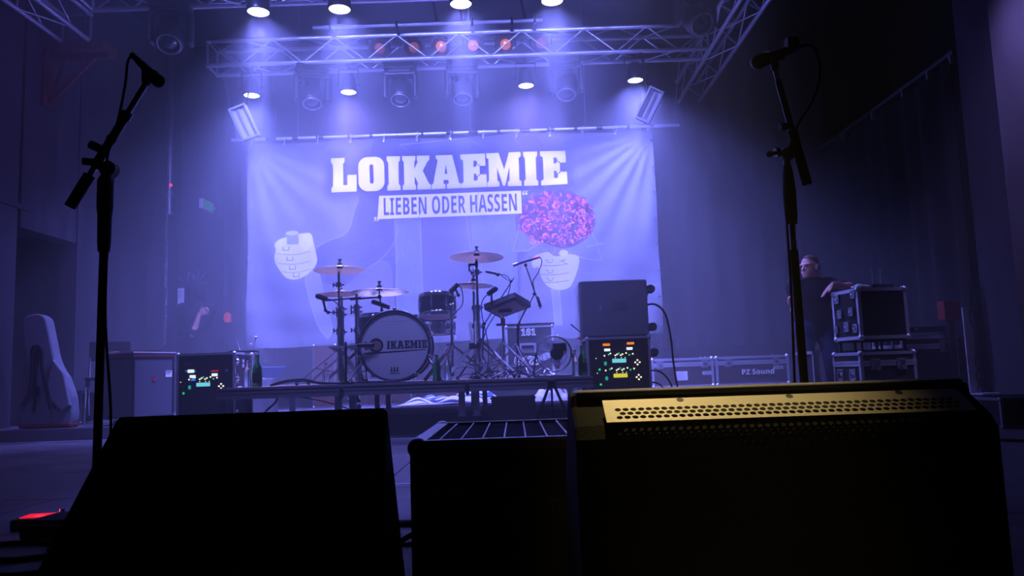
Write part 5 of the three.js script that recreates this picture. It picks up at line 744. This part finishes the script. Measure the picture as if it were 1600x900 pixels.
{
  const j = { base: [-4.02, 0.11, -9.75], head: [-4.03, 1.63, -9.78], neck: [-4.02, 1.48, -9.77], shR: [-4.2, 1.4, -9.75], shL: [-3.86, 1.4, -9.76], chest: [-4.02, 1.28, -9.77], chestR: [-4.09, 1.27, -9.76], chestL: [-3.95, 1.27, -9.76], waist: [-4.02, 1.06, -9.76], waistR: [-4.08, 1.05, -9.76], waistL: [-3.96, 1.05, -9.76], hipR: [-4.11, 0.92, -9.76], hipL: [-3.93, 0.92, -9.76], knR: [-4.13, 0.52, -9.73], knL: [-3.91, 0.52, -9.73], anR: [-4.14, 0.18, -9.78], anL: [-3.9, 0.18, -9.78], elR: [-4.24, 1.12, -9.86], wrR: [-4.14, 0.94, -9.97], elL: [-3.98, 1.09, -9.56], wrL: [-3.88, 1.32, -9.5] };
  const o = j.base, r = (p) => [p[0] - o[0], p[1] - o[1], p[2] - o[2]];
  const hr = handBones(r(j.wrR), [0.8, -0.2, 0.3], [0, -1, 0], [0, 0, 1], 0.5), hl = handBones(r(j.wrL), [0.85, 0.35, 0.2], [0, -0.6, 0.6], [-0.2, 0.8, 0.3], 0.3);
  const jj = { ...j }; Object.defineProperty(jj, 'handsR', { value: hr, enumerable: false }); Object.defineProperty(jj, 'handsL', { value: hl, enumerable: false });
  m.denim = M('#121216', 0.9);
  person('dark clothed person with one bare forearm raised in the back left doorway', jj, [0.7, 0, -0.7], { sleeve: 0.95, hair: 0.012, hairline: 0.16, hairMat: M('#14100f', 0.9) });
}
// ---------- right edge ----------
{
  const t = thing('white_board', 'narrow pale board leaning by the right proscenium, cables in front', 'board', [4.125, 0.14, -6.98]);
  obj('panel', rb(0.1, 0.78, 0.02, 0.006, 0, 0.39, 0), M('#c9c8d2', 0.7), t); obj('foot_sheet', bx(0.2, 0.012, 0.2, 0.04, 0.006, 0.1), M('#c9c8d2', 0.7), t);
  const r = thing('red_box', 'dull red box on a dark post behind the pale board at right', 'box', [4.08, 0.14, -7.2]); obj('crate', rb(0.15, 0.18, 0.12, 0.01, 0, 0.77, 0), m.red, r); obj('post', [bx(0.05, 0.68, 0.05, 0, 0.34, 0), bx(0.16, 0.012, 0.16, 0, 0.006, 0)], m.black, r);
  for (let i = 0; i < 4; i++) { const pts = Array.from({ length: 9 }, (_, k) => [4.14 + 0.03 * Math.sin(k * 1.9 + i * 2) + i * 0.008, 1.15 - k * 0.122, -6.93 + 0.015 * Math.cos(k + i)]); tag(obj('cable', tube(pts, 0.007, 60, 6), m.rubber), 'twisted black cable hanging in front of the pale board', 'cable', 'cables hanging at the proscenium'); }
  flightCase('flight_case', 'dim blue lit case on the floor at the lower right edge', { w: 0.5, h: 0.2, d: 0.4, pos: [3.42, 0.0, -5.3], panel: m.tolex, edge: m.steel, e: 0.02 });
  const s = thing('round_speaker', 'black rounded speaker at the lower right corner', 'speaker', [1.13, 0, -1.28]); obj('shell', rb(0.5, 0.38, 0.4, 0.12, 0.12, 0.19, 0, 6), m.blackRough, s); obj('grip', rb(0.03, 0.1, 0.14, 0.01, -0.135, 0.2, 0), m.black, s);
  cableAt('dark cable on the floor at the right edge', [[2.6, 0.01, -4.6], [2.75, 0.01, -4.3], [3.0, 0.01, -4.2], [3.3, 0.01, -4.35]], 0.009, m.blackMetal);
}
// ---------- foreground: monitors, case, microphone stands ----------
{
  const t = thing('stage_monitor', 'black wedge monitor in the left foreground, seen from behind', 'speaker', [-0.54, 0, -1.5]);
  const P = [[-0.29, 0.405, -0.13], [0.262, 0.405, -0.13], [-0.24, 0.36, -0.3], [0.22, 0.36, -0.3], [-0.36, 0.0, 0.14], [0.3, 0.0, 0.14], [-0.335, 0.05, 0.155], [0.29, 0.05, 0.155], [-0.26, 0.0, -0.44], [0.24, 0.0, -0.44], [-0.345, 0.0, -0.1], [0.305, 0.0, -0.1]];
  const g0 = new ConvexGeometry(P.flatMap(([x, y, z]) => [[0.008, 0, 0], [-0.008, 0, 0], [0, 0.008, 0], [0, y > 0.01 ? -0.008 : 0, 0], [0, 0, 0.008], [0, 0, -0.008]].map((d) => V(x + d[0], y + d[1], z + d[2]))));
  obj('cabinet', g0, m.blackRough, t);
  obj('connector_plate', rb(0.16, 0.1, 0.006, 0.002, 0.02, 0.16, 0.103).rotateX(0), m.plastic, t); for (const x of [-0.02, 0.05]) obj('socket', cyl(0.014, 0.014, 0.02, 0, 0, 0, 16).rotateX(Math.PI / 2).translate(x, 0.15, 0.11), m.steel, t);
  obj('plug', rod([0.03, 0.13, 0.13], [0.05, 0.15, 0.105], 0.01), m.brass, t);
  const r = thing('stage_monitor', 'big black monitor in the right foreground with a perforated metal grille lip', 'speaker', [0.43, 0, -1.3]);
  const prof = [[0.055, 0.0], [0.055, 0.36], [0.04, 0.378], [-0.012, 0.408], [-0.02, 0.425], [-0.08, 0.428], [-0.3, 0.2], [-0.42, 0.0]];
  const s = new THREE.Shape(prof.map(([z, y]) => new THREE.Vector2(z, y)));
  obj('cabinet', new THREE.ExtrudeGeometry(s, { depth: 0.65, bevelEnabled: true, bevelSize: 0.006, bevelThickness: 0.012, bevelSegments: 3 }).rotateY(-Math.PI / 2).translate(0.325, 0.006, 0.0), m.blackRough, r);
  // perforated grille: lip facing up and a face below it
  const holes = (w, h, rows, y0, pitch) => { const sh = new THREE.Shape([[-w / 2, 0], [w / 2, 0], [w / 2, h], [-w / 2, h]].map((p) => new THREE.Vector2(...p))); for (let j = 0; j < rows; j++) for (let i = 0; i * pitch < w - 0.045; i++) { const x = -w / 2 + 0.022 + i * pitch + (j % 2) * pitch / 2, p = new THREE.Path(); p.absellipse(x, y0 + j * pitch * 0.86, pitch * 0.41, pitch * 0.36, 0, Math.PI * 2, false); sh.holes.push(p); } return sh; };
  obj('grille_lip', new THREE.ExtrudeGeometry(holes(0.585, 0.062, 3, 0.012, 0.0125), { depth: 0.0015, bevelEnabled: false, curveSegments: 6 }).rotateX(-Math.PI / 2 + 0.55).translate(0.005, 0.394, 0.068), M('#cdc6b4', 0.5, 0.2), r);
  obj('grille_face', new THREE.ExtrudeGeometry(holes(0.585, 0.354, 4, 0.312, 0.0125), { depth: 0.0015, bevelEnabled: false, curveSegments: 5 }).translate(0.005, 0.04, 0.068), m.black, r);
  for (const x of [-0.16, 0.02, 0.2]) obj('screw', cyl(0.006, 0.006, 0.004, 0, 0, 0, 12).rotateX(0.55).translate(x, 0.423, 0.02), m.black, r);
  obj('top_trim', rb(0.655, 0.012, 0.075, 0.005, 0, 0.437, -0.05), M('#8e8e96', 0.55), r);
}
{
  const w = 0.62, h = 0.33, d = 0.63, t = thing('grid_top_case', 'black flight case with a metal grid top between the two front monitors', 'flight case', [0.07, 0, -2.075]);
  obj('body', bx(w - 0.01, h - 0.02, d - 0.01, 0, h / 2 - 0.005, 0), m.blackRough, t);
  obj('front_strip', bx(w - 0.05, 0.022, 0.012, 0, h - 0.016, d / 2), M('#7d5247', 0.5), t);
  for (const s of [-1, 1]) { obj('edge', bx(0.034, h - 0.04, 0.034, s * (w / 2 - 0.015), h / 2, d / 2 - 0.015), M('#6a6a70', 0.5, 0.6), t); obj('edge', bx(0.034, 0.03, d - 0.04, s * (w / 2 - 0.015), h - 0.014, 0), m.alu, t); obj('edge', bx(w - 0.04, 0.012, 0.02, 0, h - 0.004, s * (d / 2 - 0.01)), m.alu, t); obj('edge', bx(0.034, h - 0.04, 0.034, s * (w / 2 - 0.015), h / 2, -d / 2 + 0.015), m.alu, t); for (const v of [-1, 1]) obj('corner', sph(0.024, s * (w / 2 - 0.014), h - 0.016, v * (d / 2 - 0.014), 14), v > 0 ? m.blackMetal : m.chrome, t); }
  obj('corner_bracket', [bx(0.05, 0.008, 0.003, -w / 2 + 0.055, h - 0.05, d / 2 + 0.002), bx(0.008, 0.03, 0.003, -w / 2 + 0.036, h - 0.065, d / 2 + 0.002), bar([-w / 2 + 0.036, h - 0.08, d / 2 + 0.002], [-w / 2 + 0.08, h - 0.05, d / 2 + 0.002], 0.008, 0.003)], m.steel, t);
  obj('grid_bed', bx(w - 0.06, 0.004, d - 0.04, 0, h - 0.014, 0), m.black, t);
  for (let i = 0; i < 11; i++) obj('grid_bar', bx(0.004, 0.006, d - 0.04, -w / 2 + 0.06 + i * 0.05, h - 0.004, 0), m.alu, t);
  for (let i = 0; i < 14; i++) obj('grid_bar', bx(w - 0.06, 0.003, 0.0025, 0, h - 0.007, -d / 2 + 0.045 + i * 0.042), m.steel, t);
  sticker(t, 'faded_sticker', 0.08, 0.125, -w / 2 + 0.085, 0.165, d / 2 - 0.003, (c, W, H) => { c.fillStyle = '#4a4a52'; c.beginPath(); c.ellipse(W * 0.5, H * 0.4, W * 0.38, H * 0.2, 0, 0, 7); c.fill(); c.fillStyle = '#8d8c94'; c.beginPath(); c.ellipse(W * 0.4, H * 0.38, 26, 20, 0, 0, 7); c.fill(); c.fillRect(W * 0.6, H * 0.3, 40, 26); c.fillStyle = '#5d5d66'; c.fillRect(W * 0.2, H * 0.75, W * 0.6, 16); }, 0, '#77767e');
  sticker(t, 'bird_emblem', 0.11, 0.14, -w / 2 + 0.225, 0.185, d / 2 - 0.003, (c, W, H) => { c.strokeStyle = '#6a6a72'; c.lineWidth = 22; c.setLineDash([16, 9]); c.beginPath(); c.arc(W / 2, H * 0.45, W * 0.4, Math.PI * 1.1, Math.PI * 1.9); c.stroke(); c.setLineDash([]); c.fillStyle = '#6a6a72'; poly(c, [[60, 120], [110, 190], [128, 160], [150, 190], [196, 110], [180, 210], [150, 250], [160, 300], [96, 300], [108, 250], [78, 210]]); c.fill(); }, 0, '#131316');
  sticker(t, 'letter_print', 0.09, 0.045, 0.04, 0.18, d / 2 - 0.003, words('DEN', '#6c6c74', 'bold 110px sans-serif'), 0, '#131316');
  tag(obj('cable', tube([[-0.09, 0.16, -1.735], [-0.18, 0.15, -1.73], [-0.25, 0.12, -1.78], [-0.31, 0.07, -1.84], [-0.33, 0.03, -1.86], [-0.31, 0.008, -1.83], [-0.28, 0.008, -1.8]], 0.006, 50), m.rubber), 'black cable looping in front of the grid top case', 'cable');
  cableAt('thick black cable across the floor gap between monitor and case', [[-0.75, 0.011, -2.48], [-0.4, 0.011, -2.52], [-0.25, 0.011, -2.5], [0.0, 0.011, -2.52]], 0.011); cableAt('thin black cable across the floor gap nearer the viewer', [[-0.6, 0.006, -2.2], [-0.38, 0.006, -2.23], [-0.26, 0.006, -2.24]], 0.006);
  const tp = obj('tape_strip', bx(0.5, 0.001, 0.035, -0.62, 0.001, -3.5), M('#b3b0ba', 0.7)); tag(tp, 'pale tape strip on the floor between monitor and case', 'tape');
  const tp2 = obj('tape_strip', bx(1.9, 0.001, 0.03, -4.0, 0.0012, -6.93).rotateY(0), m.white); tag(tp2, 'thin white tape line along the left platform foot', 'tape');
  const pd = thing('foot_pedal', 'floor pedal with a red glowing top at the lower left', 'pedal', [-1.66, 0, -2.72], 0.1);
  obj('housing', rb(0.17, 0.04, 0.12, 0.008, 0.02, 0.02, 0), m.black, pd); obj('red_light_panel', rb(0.09, 0.004, 0.075, 0.0015, 0, 0.0415, 0, 1), glow('#ff1f3c', 0.9), pd); obj('footswitch', [cyl(0.012, 0.012, 0.02, 0.075, 0.05, -0.01), cyl(0.016, 0.016, 0.006, 0.075, 0.04, -0.01)], m.chrome, pd);
  const pl = new THREE.PointLight(new THREE.Color(1, 0.08, 0.12), 0.006); pl.name = 'pedal_light'; pl.position.set(0, 0.06, 0); pl.castShadow = true; pd.add(pl);
  cableAt('dark cable coil on the floor at the lower left corner', [[-1.75, 0.008, -2.35], [-1.6, 0.008, -2.3], [-1.42, 0.008, -2.2], [-1.3, 0.008, -2.28], [-1.4, 0.008, -2.4], [-1.6, 0.008, -2.42], [-1.8, 0.008, -2.25]], 0.008); cableAt('second dark cable beside the coil at lower left', [[-1.7, 0.008, -2.05], [-1.5, 0.008, -2.12], [-1.3, 0.008, -2.02], [-1.15, 0.008, -2.1]], 0.008);
  const bag = thing('pedal_bag', 'low black bag beside the red glowing pedal', 'bag', [-1.35, 0, -2.52], -0.1); obj('bag_body', rb(0.4, 0.06, 0.2, 0.025, 0, 0.03, 0, 4), m.bagDark, bag); obj('flap', rb(0.36, 0.012, 0.16, 0.005, 0, 0.064, 0), m.bagDark, bag);
}
{
  // left stand
  const t = thing('microphone_stand', 'black microphone stand in the left foreground, boom leaning right', 'microphone stand', [-1.285, 0, -2.4]), x0 = -1.285;
  obj('base', lathe([[0.001, 0], [0.13, 0], [0.13, 0.012], [0.03, 0.03], [0.001, 0.03]], 36), m.black, t);
  obj('lower_tube', rod([-0.008, 0.02, 0], [0.0, 0.9, 0], 0.013), m.blackMetal, t); obj('grip', lathe([[0.001, 0.9], [0.017, 0.9], [0.02, 0.93], [0.021, 1.02], [0.024, 1.04], [0.024, 1.13], [0.016, 1.145], [0.001, 1.145]], 22), m.rubber, t);
  obj('hinge', [cyl(0.026, 0.026, 0.03, 0, 0, 0, 22).rotateX(Math.PI / 2).translate(0.012, 1.165, 0), bx(0.03, 0.05, 0.02, 0.008, 1.14, 0)], m.greyL, t); obj('hinge_bolt', cyl(0.012, 0.012, 0.04, 0, 0, 0, 16).rotateX(Math.PI / 2).translate(0.014, 1.165, 0), m.blackMetal, t);
  const a = [-0.09, 1.06, 0.02], b = [0.137, 1.445, 0.02];
  obj('boom', rod(a, b, 0.009), m.steel, t); obj('boom_sleeve', rod(lerp3(a, b, 0.28), lerp3(a, b, 0.7), 0.0145, 0.013), m.blackMetal, t); obj('counterweight', rod([-0.1, 1.043, 0.02], lerp3(a, b, 0.22), 0.0175), m.rubber, t);
  obj('knob', rod(lerp3(a, b, 0.42), [lerp3(a, b, 0.42)[0] - 0.045, lerp3(a, b, 0.42)[1] + 0.022, 0.02], 0.014), m.plastic, t); obj('knob', rod(lerp3(a, b, 0.32), [lerp3(a, b, 0.32)[0] - 0.04, lerp3(a, b, 0.32)[1] + 0.004, 0.03], 0.012), m.plastic, t); obj('collar', [rod(lerp3(a, b, 0.68), lerp3(a, b, 0.74), 0.017), rod(lerp3(a, b, 0.5), lerp3(a, b, 0.53), 0.0165)], m.plastic, t);
  obj('clip', [bx(0.03, 0.035, 0.028, 0.14, 1.458, 0.02), sph(0.016, 0.137, 1.447, 0.02)], m.plastic, t);
  const q = thing('microphone', 'black handheld microphone pointing down right on the left stand', 'microphone', [x0, 0, -2.4]);
  const p = (s) => [0.1 + 0.098 * s, 1.523 - 0.1 * s, 0.02 + 0.03 * s];
  obj('handle', rod(p(0.02), p(0.62), 0.0105, 0.0165), M('#2a2a2e', 0.35, 0.3), q); obj('collar', rod(p(0.6), p(0.66), 0.0195), m.steel, q); obj('grille', new THREE.SphereGeometry(0.0215, 20, 14).translate(...p(0.88)), m.blackMetal, q); obj('grille_band', rod(p(0.66), p(0.86), 0.0185, 0.0215), m.blackMetal, q); obj('plug', rod(p(-0.15), p(0.04), 0.0105), m.steel, q);
  obj('lead', tube([p(-0.15), [0.075, 1.52, 0.02], [0.068, 1.45, 0.02], [0.06, 1.36, 0.03], [0.04, 1.27, 0.03], [0.02, 1.2, 0.03], [0.028, 1.1, 0.03], [0.02, 0.7, 0.02], [0.045, 0.35, 0.02], [0.08, 0.05, 0.12]], 0.0042, 80), m.rubber, q);
  // right stand
  const s = thing('microphone_stand', 'black microphone stand in the right foreground, boom crossing its pole', 'microphone stand', [0.965, 0, -2.6]);
  obj('base', lathe([[0.001, 0], [0.13, 0], [0.13, 0.012], [0.03, 0.03], [0.001, 0.03]], 36), m.black, s);
  obj('lower_tube', rod([0.004, 0.02, 0], [0.0, 0.86, 0], 0.0145), m.blackMetal, s); obj('upper_tube', rod([0, 0.86, 0], [0, 0.96, 0], 0.0105), m.steel, s); obj('grip', lathe([[0.001, 0.95], [0.018, 0.95], [0.021, 0.98], [0.022, 1.06], [0.017, 1.13], [0.012, 1.16], [0.001, 1.16]], 22), m.rubber, s);
  obj('hinge', [sph(0.026, 0, 1.195, 0.012), rod([0, 1.15, 0], [0, 1.2, 0.0], 0.012)], m.plastic, s); obj('t_handle', [rod([-0.01, 1.2, 0.02], [-0.07, 1.187, 0.04], 0.007), sph(0.012, -0.073, 1.187, 0.04), rod([-0.03, 1.2, 0.02], [-0.045, 1.196, 0.02], 0.017)], m.plastic, s);
  const c = [0.05, 1.09, 0.03], d = [-0.03, 1.49, 0.03];
  obj('boom', rod(c, d, 0.0085), m.steel, s); obj('counterweight', rod([0.052, 1.08, 0.03], lerp3(c, d, 0.45), 0.0165), m.rubber, s); obj('boom_sleeve', rod(lerp3(c, d, 0.46), lerp3(c, d, 0.9), 0.0115), m.blackMetal, s); obj('knob', rod([-0.005, 1.285, 0.03], [-0.03, 1.28, 0.035], 0.014), m.plastic, s); obj('clip', [rod([-0.03, 1.485, 0.03], [-0.028, 1.535, 0.03], 0.013), rod([-0.045, 1.525, 0.03], [0.0, 1.54, 0.03], 0.017)], m.plastic, s);
  const r = thing('microphone', 'black handheld microphone pointing left on the right stand', 'microphone', [0.965, 0, -2.6]);
  const u = (k) => [-0.1 + 0.16 * k, 1.513 + 0.055 * k, 0.03];
  obj('grille', [sph(0.028, ...u(0.1), 20), rod(u(0.1), u(0.28), 0.0275, 0.024)], m.blackMetal, r); obj('collar', rod(u(0.28), u(0.34), 0.025), m.steel, r); obj('handle', rod(u(0.34), u(0.95), 0.02, 0.013), m.plastic, r); obj('switch_block', bx(0.04, 0.045, 0.035, 0.035, 1.575, 0.03), m.grey, r); obj('plug', rod(u(0.95), [0.08, 1.572, 0.03], 0.0105), m.steel, r);
  obj('lead', tube([[0.08, 1.572, 0.03], [0.105, 1.57, 0.03], [0.123, 1.53, 0.03], [0.122, 1.45, 0.03], [0.09, 1.37, 0.03], [0.035, 1.29, 0.035], [-0.005, 1.2, 0.04], [-0.022, 1.05, 0.03], [-0.03, 0.7, 0.03], [-0.045, 0.3, 0.03], [-0.1, 0.02, 0.15]], 0.0042, 80), m.rubber, r);
}
renderer.render(scene, camera);
